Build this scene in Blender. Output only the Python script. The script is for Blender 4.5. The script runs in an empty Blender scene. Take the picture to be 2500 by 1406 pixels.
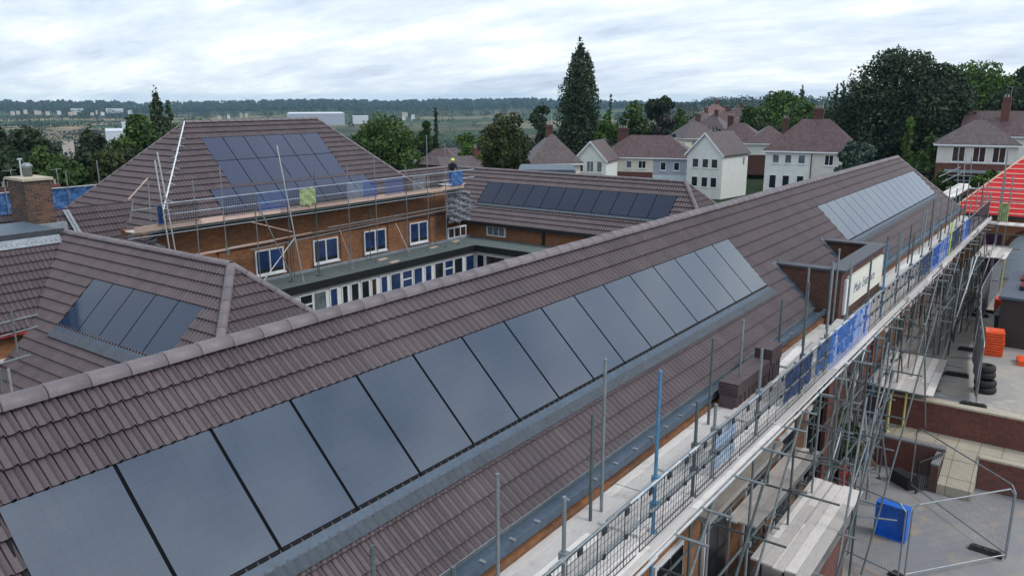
import bpy, math, random
import numpy as np
from mathutils import Vector, Matrix
R = math.radians
rnd = random.Random(7)
sc = bpy.context.scene
COL = sc.collection

# ------------------------------------------------------------------ camera
CX, CY, FPX = 1250.0, 703.0, 1949.0
PITCH, YAW = .2336, .6313
cF = Vector((math.cos(PITCH)*math.cos(YAW), math.cos(PITCH)*math.sin(YAW), -math.sin(PITCH)))
cR = Vector((math.sin(YAW), -math.cos(YAW), 0))
cU = cR.cross(cF)
cam_d = bpy.data.cameras.new('camera'); cam = bpy.data.objects.new('camera', cam_d); COL.objects.link(cam)
cam.matrix_world = Matrix(((cR.x, cU.x, -cF.x, 0), (cR.y, cU.y, -cF.y, 0), (cR.z, cU.z, -cF.z, 0), (0, 0, 0, 1)))
cam_d.sensor_width = 36; cam_d.lens = 36*FPX/2500; cam_d.clip_start = .1; cam_d.clip_end = 20000
sc.camera = cam

# surveying helpers: where the line of sight through a point of the photo meets a known plane
def ray(x, y): return cF + cR*((x-CX)/FPX) - cU*((y-CY)/FPX)
def atz(x, y, z): d = ray(x, y); return d*(z/d.z)
def aty(x, y, Y): d = ray(x, y); return d*(Y/d.y)
def atx(x, y, X): d = ray(x, y); return d*(X/d.x)
def atd(x, y, D): d = ray(x, y); return d*(D/math.hypot(d.x, d.y))

# ------------------------------------------------------------------ materials
MATS = {}
def newmat(name):
    m = bpy.data.materials.new(name); m.use_nodes = True
    nt = m.node_tree; b = nt.nodes['Principled BSDF']
    MATS[name] = m
    return m, nt, b
def nd(nt, t, **kw):
    n = nt.nodes.new(t)
    for k, v in kw.items(): setattr(n, k, v)
    return n
def ramp(nt, fac, stops):
    r = nd(nt, 'ShaderNodeValToRGB'); e = r.color_ramp.elements
    while len(e) < len(stops): e.new(.5)
    for i, (p, c) in enumerate(stops):
        e[i].position = p; e[i].color = (*c, 1) if len(c) == 3 else c
    nt.links.new(fac, r.inputs[0]); return r.outputs[0]
def mix(nt, f, a, b, mode='MIX'):
    n = nd(nt, 'ShaderNodeMix', data_type='RGBA', blend_type=mode)
    for s, v in ((n.inputs[0], f), (n.inputs[6], a), (n.inputs[7], b)):
        if isinstance(v, (int, float)): s.default_value = v
        elif isinstance(v, tuple): s.default_value = (*v, 1)
        else: nt.links.new(v, s)
    return n.outputs[2]
def math_(nt, op, a, b=None):
    n = nd(nt, 'ShaderNodeMath', operation=op)
    for s, v in ((n.inputs[0], a), (n.inputs[1], b)):
        if v is None: continue
        if isinstance(v, (int, float)): s.default_value = v
        else: nt.links.new(v, s)
    return n.outputs[0]
def coord(nt, kind='Object', scale=(1, 1, 1)):
    tc = nd(nt, 'ShaderNodeTexCoord'); mp = nd(nt, 'ShaderNodeMapping')
    mp.inputs['Scale'].default_value = scale
    nt.links.new(tc.outputs[kind], mp.inputs[0]); return mp.outputs[0]
def noise(nt, vec, scale, detail=4, rough=.6):
    n = nd(nt, 'ShaderNodeTexNoise'); n.inputs['Scale'].default_value = scale
    n.inputs['Detail'].default_value = detail; n.inputs['Roughness'].default_value = rough
    nt.links.new(vec, n.inputs['Vector']); return n.outputs['Fac']
def bump(nt, b, h, strength=.3, dist=.02):
    n = nd(nt, 'ShaderNodeBump'); n.inputs['Strength'].default_value = strength; n.inputs['Distance'].default_value = dist
    nt.links.new(h, n.inputs['Height']); nt.links.new(n.outputs[0], b.inputs['Normal'])

def plain(name, col, rough=.6, var=.25, scale=3, metal=0, spec=.5, bmp=0, fine=0):
    """one base colour broken up by two scales of noise"""
    m, nt, b = newmat(name)
    v = coord(nt)
    n1 = noise(nt, v, scale, 5)
    lo = tuple(c*(1-var) for c in col); hi = tuple(min(1, c*(1+var)) for c in col)
    out = ramp(nt, n1, [(.3, lo), (.7, hi)])
    if fine:
        n2 = noise(nt, v, fine, 3)
        out = mix(nt, .5, out, ramp(nt, n2, [(.35, lo), (.65, hi)]))
    nt.links.new(out, b.inputs['Base Color'])
    b.inputs['Roughness'].default_value = rough; b.inputs['Metallic'].default_value = metal
    b.inputs['Specular IOR Level'].default_value = spec
    if bmp: bump(nt, b, noise(nt, v, scale*6), bmp)
    return m

def brick(name, c1, c2, mortar, dirt=(.05, .045, .04), bw=.225, rh=.075, dirtamt=.5):
    m, nt, b = newmat(name)
    uv = coord(nt, 'UV')
    t = nd(nt, 'ShaderNodeTexBrick'); nt.links.new(uv, t.inputs['Vector'])
    t.inputs['Scale'].default_value = 1; t.inputs['Brick Width'].default_value = bw; t.inputs['Row Height'].default_value = rh
    t.inputs['Mortar Size'].default_value = .006; t.inputs['Mortar Smooth'].default_value = .3; t.inputs['Bias'].default_value = -.1
    for k, c in (('Color1', c1), ('Color2', c2), ('Mortar', mortar)): t.inputs[k].default_value = (*c, 1)
    v = coord(nt)
    big = noise(nt, v, .55, 6, .65)
    col = mix(nt, ramp(nt, big, [(.42, (0, 0, 0)), (.68, (dirtamt,)*3)]), t.outputs['Color'], dirt)
    sm = noise(nt, v, 9, 3)
    col = mix(nt, .5, col, ramp(nt, sm, [(.3, (.35,)*3), (.7, (1, 1, 1))]), 'MULTIPLY')
    nt.links.new(col, b.inputs['Base Color']); b.inputs['Roughness'].default_value = .9
    bump(nt, b, math_(nt, 'SUBTRACT', 1, t.outputs['Fac']), .4, .01)
    return m

def tilemat(name, col, var=.16, gauge=.335, width=.3, lich=.0):
    """concrete interlocking tile: every tile its own tone, weathering on top"""
    m, nt, b = newmat(name)
    uv = coord(nt, 'UV')
    sep = nd(nt, 'ShaderNodeSeparateXYZ'); nt.links.new(uv, sep.inputs[0])
    fu = math_(nt, 'FLOOR', math_(nt, 'DIVIDE', sep.outputs[0], width))
    fv = math_(nt, 'FLOOR', math_(nt, 'DIVIDE', sep.outputs[1], gauge))
    cb = nd(nt, 'ShaderNodeCombineXYZ'); nt.links.new(fu, cb.inputs[0]); nt.links.new(fv, cb.inputs[1])
    wn = nd(nt, 'ShaderNodeTexWhiteNoise', noise_dimensions='2D'); nt.links.new(cb.outputs[0], wn.inputs['Vector'])
    lo = tuple(c*(1-var) for c in col); hi = tuple(c*(1+var) for c in col)
    c = ramp(nt, wn.outputs['Value'], [(0, lo), (1, hi)])
    v = coord(nt)
    c = mix(nt, .8, c, ramp(nt, noise(nt, v, .9, 6, .7), [(.3, (.74, .74, .77)), (.72, (1.12, 1.1, 1.08))]), 'MULTIPLY')
    c = mix(nt, .5, c, ramp(nt, noise(nt, v, 35, 2), [(.3, (.78,)*3), (.7, (1.15,)*3)]), 'MULTIPLY')
    if lich: c = mix(nt, ramp(nt, noise(nt, v, 2.2, 6, .75), [(.55, (0, 0, 0)), (.75, (lich,)*3)]), c, (.42, .40, .38))
    c = mix(nt, ramp(nt, noise(nt, coord(nt, 'UV', (2.2, .35, 1)), 1.6, 6, .7), [(.56, (0, 0, 0)), (.74, (.3,)*3)]), c, (.2, .18, .19))
    nt.links.new(c, b.inputs['Base Color']); b.inputs['Roughness'].default_value = .52
    b.inputs['Specular IOR Level'].default_value = .45
    bump(nt, b, noise(nt, v, 60, 2), .12, .01)
    return m

def panelmat(name, base, line, ior=1.75, rough=.07):
    m, nt, b = newmat(name)
    uv = coord(nt, 'UV')
    t = nd(nt, 'ShaderNodeTexBrick'); nt.links.new(uv, t.inputs['Vector']); t.offset = 0
    t.inputs['Scale'].default_value = 1; t.inputs['Brick Width'].default_value = .158; t.inputs['Row Height'].default_value = .158
    t.inputs['Mortar Size'].default_value = .003; t.inputs['Mortar Smooth'].default_value = .5
    t.inputs['Color1'].default_value = (*base, 1); t.inputs['Color2'].default_value = (*[c*1.04 for c in base], 1)
    t.inputs['Mortar'].default_value = (*line, 1)
    v = coord(nt)
    c = mix(nt, .4, t.outputs['Color'], ramp(nt, noise(nt, v, .8, 5), [(.3, (.7, .75, .8)), (.7, (1.2, 1.15, 1.1))]), 'MULTIPLY')
    nt.links.new(c, b.inputs['Base Color'])
    b.inputs['IOR'].default_value = ior
    nt.links.new(ramp(nt, noise(nt, v, 1.7, 5), [(.3, (rough,)*3), (.75, (rough*2.2,)*3)]), b.inputs['Roughness'])
    return m

def boardmat(name, col, along='u'):
    m, nt, b = newmat(name)
    uv = coord(nt, 'UV'); sep = nd(nt, 'ShaderNodeSeparateXYZ'); nt.links.new(uv, sep.inputs[0])
    a, c_ = (0, 1) if along == 'u' else (1, 0)
    fl = math_(nt, 'FLOOR', math_(nt, 'DIVIDE', sep.outputs[c_], .225))
    fl2 = math_(nt, 'FLOOR', math_(nt, 'DIVIDE', math_(nt, 'ADD', sep.outputs[a], math_(nt, 'MULTIPLY', fl, 1.37)), 3.9))
    cb = nd(nt, 'ShaderNodeCombineXYZ'); nt.links.new(fl, cb.inputs[0]); nt.links.new(fl2, cb.inputs[1])
    wn = nd(nt, 'ShaderNodeTexWhiteNoise', noise_dimensions='2D'); nt.links.new(cb.outputs[0], wn.inputs['Vector'])
    col1 = ramp(nt, wn.outputs['Value'], [(0, tuple(x*.74 for x in col)), (.5, col), (1, tuple(min(.82, x*1.3) for x in col))])
    sc_ = (1.2, 26, 1) if along == 'u' else (26, 1.2, 1)
    g = noise(nt, coord(nt, 'UV', sc_), 3, 6, .7)
    col1 = mix(nt, .75, col1, ramp(nt, g, [(.3, (.62, .6, .6)), (.7, (1.15, 1.15, 1.15))]), 'MULTIPLY')
    st = noise(nt, coord(nt), 2.3, 6, .7)
    col1 = mix(nt, ramp(nt, st, [(.55, (0, 0, 0)), (.8, (.6,)*3)]), col1, (.2, .17, .15))
    nt.links.new(col1, b.inputs['Base Color']); b.inputs['Roughness'].default_value = .85
    bump(nt, b, g, .3, .01)
    return m

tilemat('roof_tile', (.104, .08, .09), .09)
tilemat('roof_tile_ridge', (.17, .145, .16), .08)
tilemat('house_tile', (.085, .05, .053), .25, .3, .3, .08)
tilemat('house_tile_grey', (.088, .066, .07), .22, .3, .3, .1)
tilemat('house_tile_red', (.15, .07, .065), .3, .3, .3, .2)
brick('brick_orange', (.42, .17, .06), (.27, .11, .055), (.24, .2, .16), dirtamt=.45)
brick('brick_dark', (.15, .055, .035), (.08, .035, .03), (.1, .085, .075), dirtamt=.35)
brick('brick_red', (.22, .065, .05), (.14, .05, .04), (.14, .115, .1), dirtamt=.3)
brick('brick_chimney', (.17, .08, .055), (.035, .028, .027), (.2, .18, .15), dirtamt=.75)
panelmat('panel_glass', (.027, .046, .084), (.014, .026, .05), 2.0, .045)
panelmat('panel_glass_mid', (.022, .034, .085), (.01, .016, .04), 1.6, .09)
panelmat('panel_glass_dark', (.012, .03, .07), (.02, .04, .08), 1.5)
panelmat('panel_glass_navy', (.010, .018, .045), (.016, .026, .055), 1.45)
plain('black_frame', (.004, .005, .007), .6, .2, spec=.15)
plain('lead', (.06, .09, .13), .5, .25, 2.5, spec=.45, fine=14)
plain('lead_dark', (.05, .055, .068), .5, .3, 3, fine=20)
plain('lead_rib', (.06, .075, .095), .6, .3, 3, fine=20)
plain('lead_pale', (.24, .27, .31), .6, .3, 3, fine=12)
plain('galv', (.24, .27, .29), .45, .35, 4, metal=.45, fine=40)
plain('galv_dark', (.1, .125, .13), .55, .4, 4, metal=.3, fine=40)
plain('galv_blue', (.07, .2, .34), .5, .35, 5, metal=.1, fine=30)
plain('alu', (.55, .58, .6), .4, .15, 4, metal=.5)
boardmat('boards', (.62, .59, .57))
boardmat('boards_pink', (.56, .42, .36))
boardmat('boards_across', (.47, .44, .42), 'v')
plain('wire_black', (.02, .022, .03), .6, .3)
plain('wire_blue', (.03, .13, .5), .5, .3)
plain('wire_pale', (.35, .42, .5), .5, .3)
plain('sheet_blue', (.05, .14, .34), .45, .4, 2.5, fine=9)
plain('sheet_navy', (.02, .055, .17), .5, .5, 2.5, fine=12)
plain('sheet_pale', (.4, .5, .65), .5, .3, 3, fine=9)
plain('sheet_lime', (.3, .38, .19), .6, .3, 2, fine=9)
plain('netting_grey', (.23, .24, .28), .7, .35, 2.5, fine=11, bmp=.6)
plain('white_frame', (.74, .76, .8), .45, .08, 2)
plain('white_render', (.72, .74, .72), .85, .12, 1.2, fine=8)
plain('cream_render', (.74, .70, .6), .85, .12, 1.2, fine=8)
plain('grey_render', (.36, .40, .5), .85, .12, 1.2, fine=8)
plain('blue_render', (.55, .66, .74), .85, .12, 1.2, fine=8)
plain('pale_render', (.62, .6, .57), .85, .12, 1.2, fine=8)
plain('window_dark', (.015, .02, .025), .12, .5, 1.5, spec=.6)
plain('window_brown', (.05, .03, .025), .15, .5, 2)
plain('window_grey', (.12, .15, .17), .15, .5, 2)
plain('blind_blue', (.018, .042, .13), .14, .5, 1.6, spec=.7)
plain('greenery_reflection', (.12, .3, .03), .6, .8, 7)  # greenery mirrored in the corridor glass, painted as the colour of the lower panes
plain('red_things', (.32, .03, .03), .5, .6, 6)
plain('felt_green', (.1, .13, .13), .9, .3, 1.1, fine=7, bmp=.2)
plain('fascia_black', (.012, .014, .016), .5, .3)
plain('concrete', (.29, .27, .25), .9, .2, 1.5, fine=12)
plain('coping', (.44, .39, .31), .9, .2, 1.8, fine=14)
plain('coping_grey', (.2, .2, .21), .8, .25, 1.8, fine=14)
plain('purple_door', (.06, .01, .06), .5, .2)
plain('yellow_paint', (.62, .58, .2), .5, .3, 3, fine=25)
plain('orange_plastic', (.85, .1, .02), .45, .15, 4)
plain('blue_plastic', (.01, .14, .62), .35, .2, 3)
plain('black_plastic', (.018, .018, .02), .6, .5, 5, fine=30)
plain('rubber', (.015, .015, .017), .75, .4, 6)
plain('timber', (.3, .19, .11), .8, .3, 4)
plain('tile_stack', (.075, .05, .055), .6, .45, 4, fine=22)
plain('red_cap', (.75, .02, .06), .4, .1)
plain('skin', (.45, .26, .18), .6, .1)
plain('hivis', (.5, .68, .08), .55, .1, 4)
plain('clothes_dark', (.02, .022, .03), .9, .3)
plain('helmet', (.62, .8, .08), .35, .05)
plain('sign_face', (.72, .72, .64), .6, .06, 1.2, fine=6)
plain('sign_ink', (.2, .22, .3), .6, .1)
plain('sign_green', (.25, .5, .42), .6, .1)
plain('bark', (.06, .045, .035), .95, .3, 5)
plain('far_white', (.58, .63, .7), .6, .05)
plain('far_roof', (.3, .27, .27), .9, .2)
plain('far_wall', (.5, .45, .42), .9, .2)
plain('shed_dark', (.045, .035, .033), .9, .4, 2, fine=20)
plain('membrane_red', (.6, .012, .022), .45, .2, 1.6, spec=.4, fine=9)
plain('batten', (.72, .45, .34), .8, .2, 3)
plain('dark_gap', (.02, .018, .017), .9, .2)

def leafmat(name, dark, light):
    m, nt, b = newmat(name)
    at = nd(nt, 'ShaderNodeAttribute', attribute_name='tone')
    c = ramp(nt, at.outputs['Fac'], [(0, dark), (.55, tuple((a+b_)/2 for a, b_ in zip(dark, light))), (1, light)])
    nt.links.new(c, b.inputs['Base Color']); b.inputs['Roughness'].default_value = .75
    b.inputs['Specular IOR Level'].default_value = .15
    return m
leafmat('leaf_mid', (.026, .055, .016), (.105, .17, .05))
leafmat('leaf_dark', (.015, .03, .018), (.062, .092, .048))
leafmat('leaf_bright', (.035, .075, .014), (.14, .24, .05))
leafmat('leaf_olive', (.022, .034, .013), (.085, .1, .035))
leafmat('leaf_blue', (.03, .055, .045), (.095, .15, .11))
leafmat('leaf_poplar', (.022, .04, .022), (.09, .125, .07))
leafmat('leaf_grey', (.035, .034, .034), (.085, .08, .078))
leafmat('leaf_far', (.01, .024, .016), (.026, .05, .026))

# ------------------------------------------------------------------ mesh builder
class MB:
    def __init__(s): s.v = []; s.f = []; s.uv = []; s.mi = []; s.cur = 0
    def vert(s, p): s.v.append(tuple(p)); return len(s.v)-1
    def face(s, idx, uvs=None):
        s.f.append(tuple(idx)); s.mi.append(s.cur)
        if uvs is None:
            P = [Vector(s.v[i]) for i in idx]
            n = (P[1]-P[0]).cross(P[2]-P[0])
            if len(P) > 3: n = (P[2]-P[0]).cross(P[3]-P[1])
            if n.length < 1e-12: uvs = [(0, 0)]*len(P)
            else:
                n.normalize()
                if abs(n.z) > .75: uvs = [(p.x, p.y) for p in P]
                else:
                    t = Vector((-n.y, n.x, 0)); t.normalize()
                    w = n.cross(t)
                    if w.z < 0: w = -w
                    uvs = [(p.dot(t), p.dot(w)) for p in P]
        s.uv += list(uvs)
    def poly(s, pts, uvs=None): s.face([s.vert(p) for p in pts], uvs)
    def hexa(s, P):
        """8 corners, bottom ring then top ring"""
        i = [s.vert(p) for p in P]
        for q in ((3, 2, 1, 0), (4, 5, 6, 7), (0, 1, 5, 4), (1, 2, 6, 5), (2, 3, 7, 6), (3, 0, 4, 7)): s.face([i[k] for k in q])
    def box(s, x0, x1, y0, y1, z0, z1):
        s.hexa([(x0, y0, z0), (x1, y0, z0), (x1, y1, z0), (x0, y1, z0), (x0, y0, z1), (x1, y0, z1), (x1, y1, z1), (x0, y1, z1)])
    def obox(s, o, a, b, c):
        o, a, b, c = map(Vector, (o, a, b, c))
        s.hexa([o, o+a, o+a+b, o+b, o+c, o+a+c, o+a+b+c, o+b+c])
    def prism(s, poly, z0, z1):
        n = len(poly); lo = [s.vert((*p[:2], z0)) for p in poly]; hi = [s.vert((*p[:2], z1)) for p in poly]
        s.face(lo[::-1]); s.face(hi)
        for i in range(n): j = (i+1) % n; s.face((lo[i], lo[j], hi[j], hi[i]))
    def tube(s, p0, p1, r=.024, n=6, r2=None, cap=True):
        p0, p1 = Vector(p0), Vector(p1); d = p1-p0
        if d.length < 1e-6: return
        d.normalize(); a = d.orthogonal().normalized(); b = d.cross(a); r2 = r if r2 is None else r2
        A = []; B = []
        for k in range(n):
            t = 2*math.pi*k/n; e = a*math.cos(t)+b*math.sin(t)
            A.append(s.vert(p0+e*r)); B.append(s.vert(p1+e*r2))
        for k in range(n): j = (k+1) % n; s.face((A[k], A[j], B[j], B[k]))
        if cap: s.face(A[::-1]); s.face(B)
    def path(s, pts, r=.02, n=6, closed=False):
        P = list(pts)+([pts[0]] if closed else [])
        for a, b in zip(P, P[1:]): s.tube(a, b, r, n)
    def lathe(s, c, prof, n=12, axis=None):
        c = Vector(c); rings = []
        for (r, z) in prof:
            rings.append([s.vert((c.x+r*math.cos(2*math.pi*k/n), c.y+r*math.sin(2*math.pi*k/n), c.z+z)) for k in range(n)])
        for A, B in zip(rings, rings[1:]):
            for k in range(n): j = (k+1) % n; s.face((A[k], A[j], B[j], B[k]))
        s.face(rings[0][::-1]); s.face(rings[-1])
    def build(s, name, mats, parent=None, smooth=False, local=False):
        if isinstance(mats, str): mats = [mats]
        off = Vector((0, 0, 0))
        if parent is not None and not local:
            q = parent
            while q is not None: off += q.location; q = q.parent
        me = bpy.data.meshes.new(name)
        vv = [(x-off.x, y-off.y, z-off.z) for x, y, z in s.v] if off.length else s.v
        me.from_pydata(vv, [], s.f)
        uvl = me.uv_layers.new(name='UVMap')
        uvl.data.foreach_set('uv', np.array(s.uv, dtype=np.float32).ravel())
        for m in mats: me.materials.append(MATS[m])
        if len(mats) > 1: me.polygons.foreach_set('material_index', s.mi)
        if smooth: me.polygons.foreach_set('use_smooth', [True]*len(s.f))
        me.update()
        o = bpy.data.objects.new(name, me); COL.objects.link(o)
        if parent is not None: o.parent = parent
        return o

def thing(name, label, cat, loc=(0, 0, 0), rz=0, group=None):
    o = bpy.data.objects.new(name, None); COL.objects.link(o)
    o.location = loc; o.rotation_euler = (0, 0, rz); o.empty_display_size = .3
    o['label'] = label; o['category'] = cat
    if group: o['group'] = group
    return o
def tag(o, label, cat, group=None):
    o['label'] = label; o['category'] = cat
    if group: o['group'] = group
    return o
def struct(o): o['kind'] = 'structure'; return o
def relabel(o, t): o['label'] = t; return o
def copy_tree(src, loc, rz, label, group=None):
    c = src.copy(); COL.objects.link(c); c.location = loc; c.rotation_euler = (0, 0, rz); c['label'] = label
    if group: c['group'] = group
    for ch in src.children:
        d = ch.copy(); COL.objects.link(d); d.parent = c
        for g in ch.children: e = g.copy(); COL.objects.link(e); e.parent = d
    return c

# ------------------------------------------------------------------ tiled slopes
TH = .775; CT, ST = math.cos(TH), math.sin(TH)
def tiled(mb, O, U, D, n, urange, holes=(), roll=.15, g=.335, lod=2, uoff=0):
    """courses of double-roman tiles. O point at the top of the slope, U unit vector along the eaves,
    D unit vector down the slope, n courses, urange(s)->(u0,u1), holes (u0,u1,course0,course1)"""
    O, U, D = Vector(O), Vector(U), Vector(D); N = U.cross(D)
    if N.z < 0: N = -N
    prof = {2: [(.03, .004), (.25, -.003), (.48, 0), (.6, .024), (.72, .04), (.83, .03), (.855, -.03), (.985, -.03)],
            1: [(.03, 0), (.55, 0), (.75, .034), (.86, .02), (.88, -.03), (.99, -.03)], 0: [(0, 0), (.72, .02)]}[lod]
    nf = math.ceil(n - 1e-6)
    for i in range(nf):
        s0, s1 = i*g, min((i+1)*g, n*g)
        a0, a1 = urange(s0); b0, b1 = urange(s1)
        lo, hi = min(a0, b0), max(a1, b1)
        spans = [(lo, hi)]
        for (h0, h1, c0, c1) in holes:
            if c0 <= i < c1:
                ns = []
                for (p, q) in spans:
                    if h1 <= p or h0 >= q: ns.append((p, q)); continue
                    if h0 > p: ns.append((p, h0))
                    if h1 < q: ns.append((h1, q))
                spans = ns
        jit = .0
        for (p, q) in spans:
            k0 = math.floor(p/roll); us = [(p, 0.)]
            k = k0
            while k*roll < q:
                for (fr, h) in prof:
                    u = (k+fr)*roll
                    if p < u < q: us.append((u, h))
                k += 1
            us.append((q, 0.))
            top = []; bot = []; und = []
            for (u, h) in us:
                ut = min(max(u, max(a0, p)), min(a1, q)) if a0 < a1 else (a0+a1)/2
                ub = min(max(u, max(b0, p)), min(b1, q)) if b0 < b1 else (b0+b1)/2
                P0 = O+U*ut+D*(s0-.05)+N*(-.003+h*.9); P1 = O+U*ub+D*(s1+.012)+N*(.056+max(h, -.012)); P2 = O+U*ub+D*(s1-.045)+N*(-.02)
                top.append((mb.vert(P0), ut)); bot.append((mb.vert(P1), ub)); und.append(mb.vert(P2))
            for a in range(len(us)-1):
                if abs(bot[a][1]-bot[a+1][1]) < 1e-5 and abs(top[a][1]-top[a+1][1]) < 1e-5: continue
                e = 1e-3
                mb.face((top[a][0], bot[a][0], bot[a+1][0], top[a+1][0]),
                        [(top[a][1]+uoff, s0+e), (bot[a][1]+uoff, s1-e), (bot[a+1][1]+uoff, s1-e), (top[a+1][1]+uoff, s0+e)])
                if abs(bot[a][1]-bot[a+1][1]) > 1e-5:
                    mb.face((bot[a][0], und[a], und[a+1], bot[a+1][0]),
                            [(bot[a][1]+uoff, s1-e), (bot[a][1]+uoff, s1-e), (bot[a+1][1]+uoff, s1-e), (bot[a+1][1]+uoff, s1-e)])

def ridge_line(mb, p0, p1, seg=.45, r=.125, lift=.03, n=8, mortar=True):
    """half-round ridge or hip tiles laid end to end"""
    p0, p1 = Vector(p0), Vector(p1); L = (p1-p0).length; d = (p1-p0)/L
    side = Vector((d.y, -d.x, 0)).normalized(); up = side.cross(d)
    if up.z < 0: up = -up
    k = max(1, round(L/seg)); sl = L/k
    for i in range(k):
        j = rnd.uniform(-.004, .004)
        a = p0+d*(i*sl+.006); b = p0+d*((i+1)*sl-.004)
        rings = []
        for (q, rr) in ((a, r*.93), (a+d*.004, r*1.02), (a+d*.03, r*1.035), (a+d*.045, r), (b, r*.985)):
            ring = []
            for t in range(n+1):
                an = math.pi*t/n
                ring.append(mb.vert(q+side*(math.cos(an)*rr)+up*(math.sin(an)*rr*.92+lift+j-.03)))
            rings.append((ring, (q-p0).dot(d)))
        for (A, ua), (B, ub) in zip(rings, rings[1:]):
            for t in range(n): mb.face((A[t], A[t+1], B[t+1], B[t]), [(i*.3+.1, t*.05+.01)]*4)
        mb.face(rings[0][0], [(i*.3+.1, .1)]*(n+1)); mb.face(rings[-1][0][::-1], [(i*.3+.1, .1)]*(n+1))

def panel_array(name, label, O, U, D, cells, pitch=1.14, height=1.62, mat='panel_glass', lift=.045, apron=None, group=None, side_flash=True):
    """cells: list of (column, row). O = top-left corner on the slope plane"""
    O, U, D = Vector(O), Vector(U).normalized(), Vector(D).normalized(); N = U.cross(D)
    if N.z < 0: N = -N
    t = thing(name, label, 'solar array', tuple(O), group=group)
    cols = sorted({c for c, r in cells}); 
    # black tray below the glass
    tr = MB()
    for (c, r) in cells:
        o = O+U*(c*pitch)+D*(r*height)-U*.03-D*.03
        tr.obox(o+N*.0, U*(pitch+.06), D*(height+.06), N*(lift-.012))
    tr.build('tray', 'black_frame', t)
    for (c, r) in cells:
        m = MB(); o = O+U*(c*pitch+.022)+D*(r*height+.02)
        w, h = pitch-.044, height-.036
        hi = N*lift; P = [o+N*.01, o+U*w+N*.01, o+U*w+D*h+N*.01, o+D*h+N*.01]; Q = [p-N*.01+hi for p in P]
        i = [m.vert(p) for p in P+Q]
        m.face([i[k] for k in (4, 5, 6, 7)], [(0, 0), (w, 0), (w, h), (0, h)])
        for q in ((3, 2, 1, 0), (0, 1, 5, 4), (1, 2, 6, 5), (2, 3, 7, 6), (3, 0, 4, 7)): m.face([i[k] for k in q], [(.05, .05)]*4)
        # tiny unevenness: each module sits a hair differently, so each mirrors a slightly different piece of sky
        m.build('solar_panel', mat, t)
    if apron:
        c0, c1, r, depth = apron
        a = MB(); o = O+U*(c0*pitch-.05)+D*(r*height+.04); L = (c1-c0)*pitch+.1; depth *= .88
        a.obox(o+N*.04, U*L, D*(depth*.42), N*.014)
        a.build('apron_flashing', 'lead', t)
        a = MB(); k = int(L/.075)          # dressed part moulded over the tile rolls
        for j in range(k):
            u0 = j*L/k; u1 = (j+1)*L/k; h0 = .125 if j % 2 else .07; h1 = .07 if j % 2 else .125
            a.poly([o+U*u0+D*(depth*.42)+N*(h0-.03), o+U*u1+D*(depth*.42)+N*(h1-.03), o+U*u1+D*depth+N*h1, o+U*u0+D*depth+N*h0])
        a.build('dressed_lead', 'lead_rib', t)
    return t

# ================================================================== SCHOOL: front range (long roof in the foreground)
G = .335
ZL, ZT, ZU = -11.4, -10.45, -9.47      # lower yard, paved terrace, upper yard
RY, RZ = 8.70, -3.063                  # ridge of the front range
RX0, RX1 = -3.0, 46.3
NC = 11.5                              # courses
EY, EZ = RY-NC*G*CT, RZ-NC*G*ST        # eaves
DM = Vector((0, -CT, -ST))
front = thing('school_range', 'long brown tiled range of the brick school in the foreground, scaffold along its front', 'school building', (20, 8.7, ZL))
m = MB()
ax0, apitch = 3.777, 1.14
A2X = 29.25
holes = [(ax0-apitch+.02, ax0+15*apitch-.02, 3, 8), (A2X+.02, A2X+15.6*apitch-.02, 3, 8)]
tiled(m, (0, RY, RZ), (1, 0, 0), DM, NC, lambda s: (RX0, RX1+s*CT), holes, lod=2)
m.poly([(RX0, RY, RZ-.03), (RX1, RY, RZ-.03), (RX1+NC*G*CT, EY, EZ-.03), (RX0, EY, EZ-.03)])
roof = m.build('roof', 'roof_tile', front)
m = MB()
tiled(m, (0, RY, RZ), (1, 0, 0), Vector((0, CT, -ST)), NC, lambda s: (RX0, RX1+s*CT), lod=0)
m.poly([(RX0, RY, RZ-.03), (RX1, RY, RZ-.03), (RX1+NC*G*CT, 2*RY-EY, EZ-.03), (RX0, 2*RY-EY, EZ-.03)])
tiled(m, (RX1, RY, RZ), (0, 1, 0), Vector((CT, 0, -ST)), NC, lambda s: (-s*CT, s*CT), lod=0)
m.poly([(RX1, RY, RZ-.03), (RX1+NC*G*CT, EY, EZ-.03), (RX1+NC*G*CT, 2*RY-EY, EZ-.03)])
m.build('rear_roof', 'roof_tile', front)
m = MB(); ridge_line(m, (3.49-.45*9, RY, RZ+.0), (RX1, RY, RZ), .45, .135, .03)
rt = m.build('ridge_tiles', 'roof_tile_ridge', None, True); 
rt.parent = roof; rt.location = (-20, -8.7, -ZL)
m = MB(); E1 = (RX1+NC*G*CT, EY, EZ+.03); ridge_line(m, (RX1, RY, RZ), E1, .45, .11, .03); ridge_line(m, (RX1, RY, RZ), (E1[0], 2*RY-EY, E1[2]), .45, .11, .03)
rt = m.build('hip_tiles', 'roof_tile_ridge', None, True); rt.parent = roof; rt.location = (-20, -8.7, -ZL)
WY = 5.62
DX0, DX1 = 22.45, 27.45                 # the brick parapet box
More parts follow.
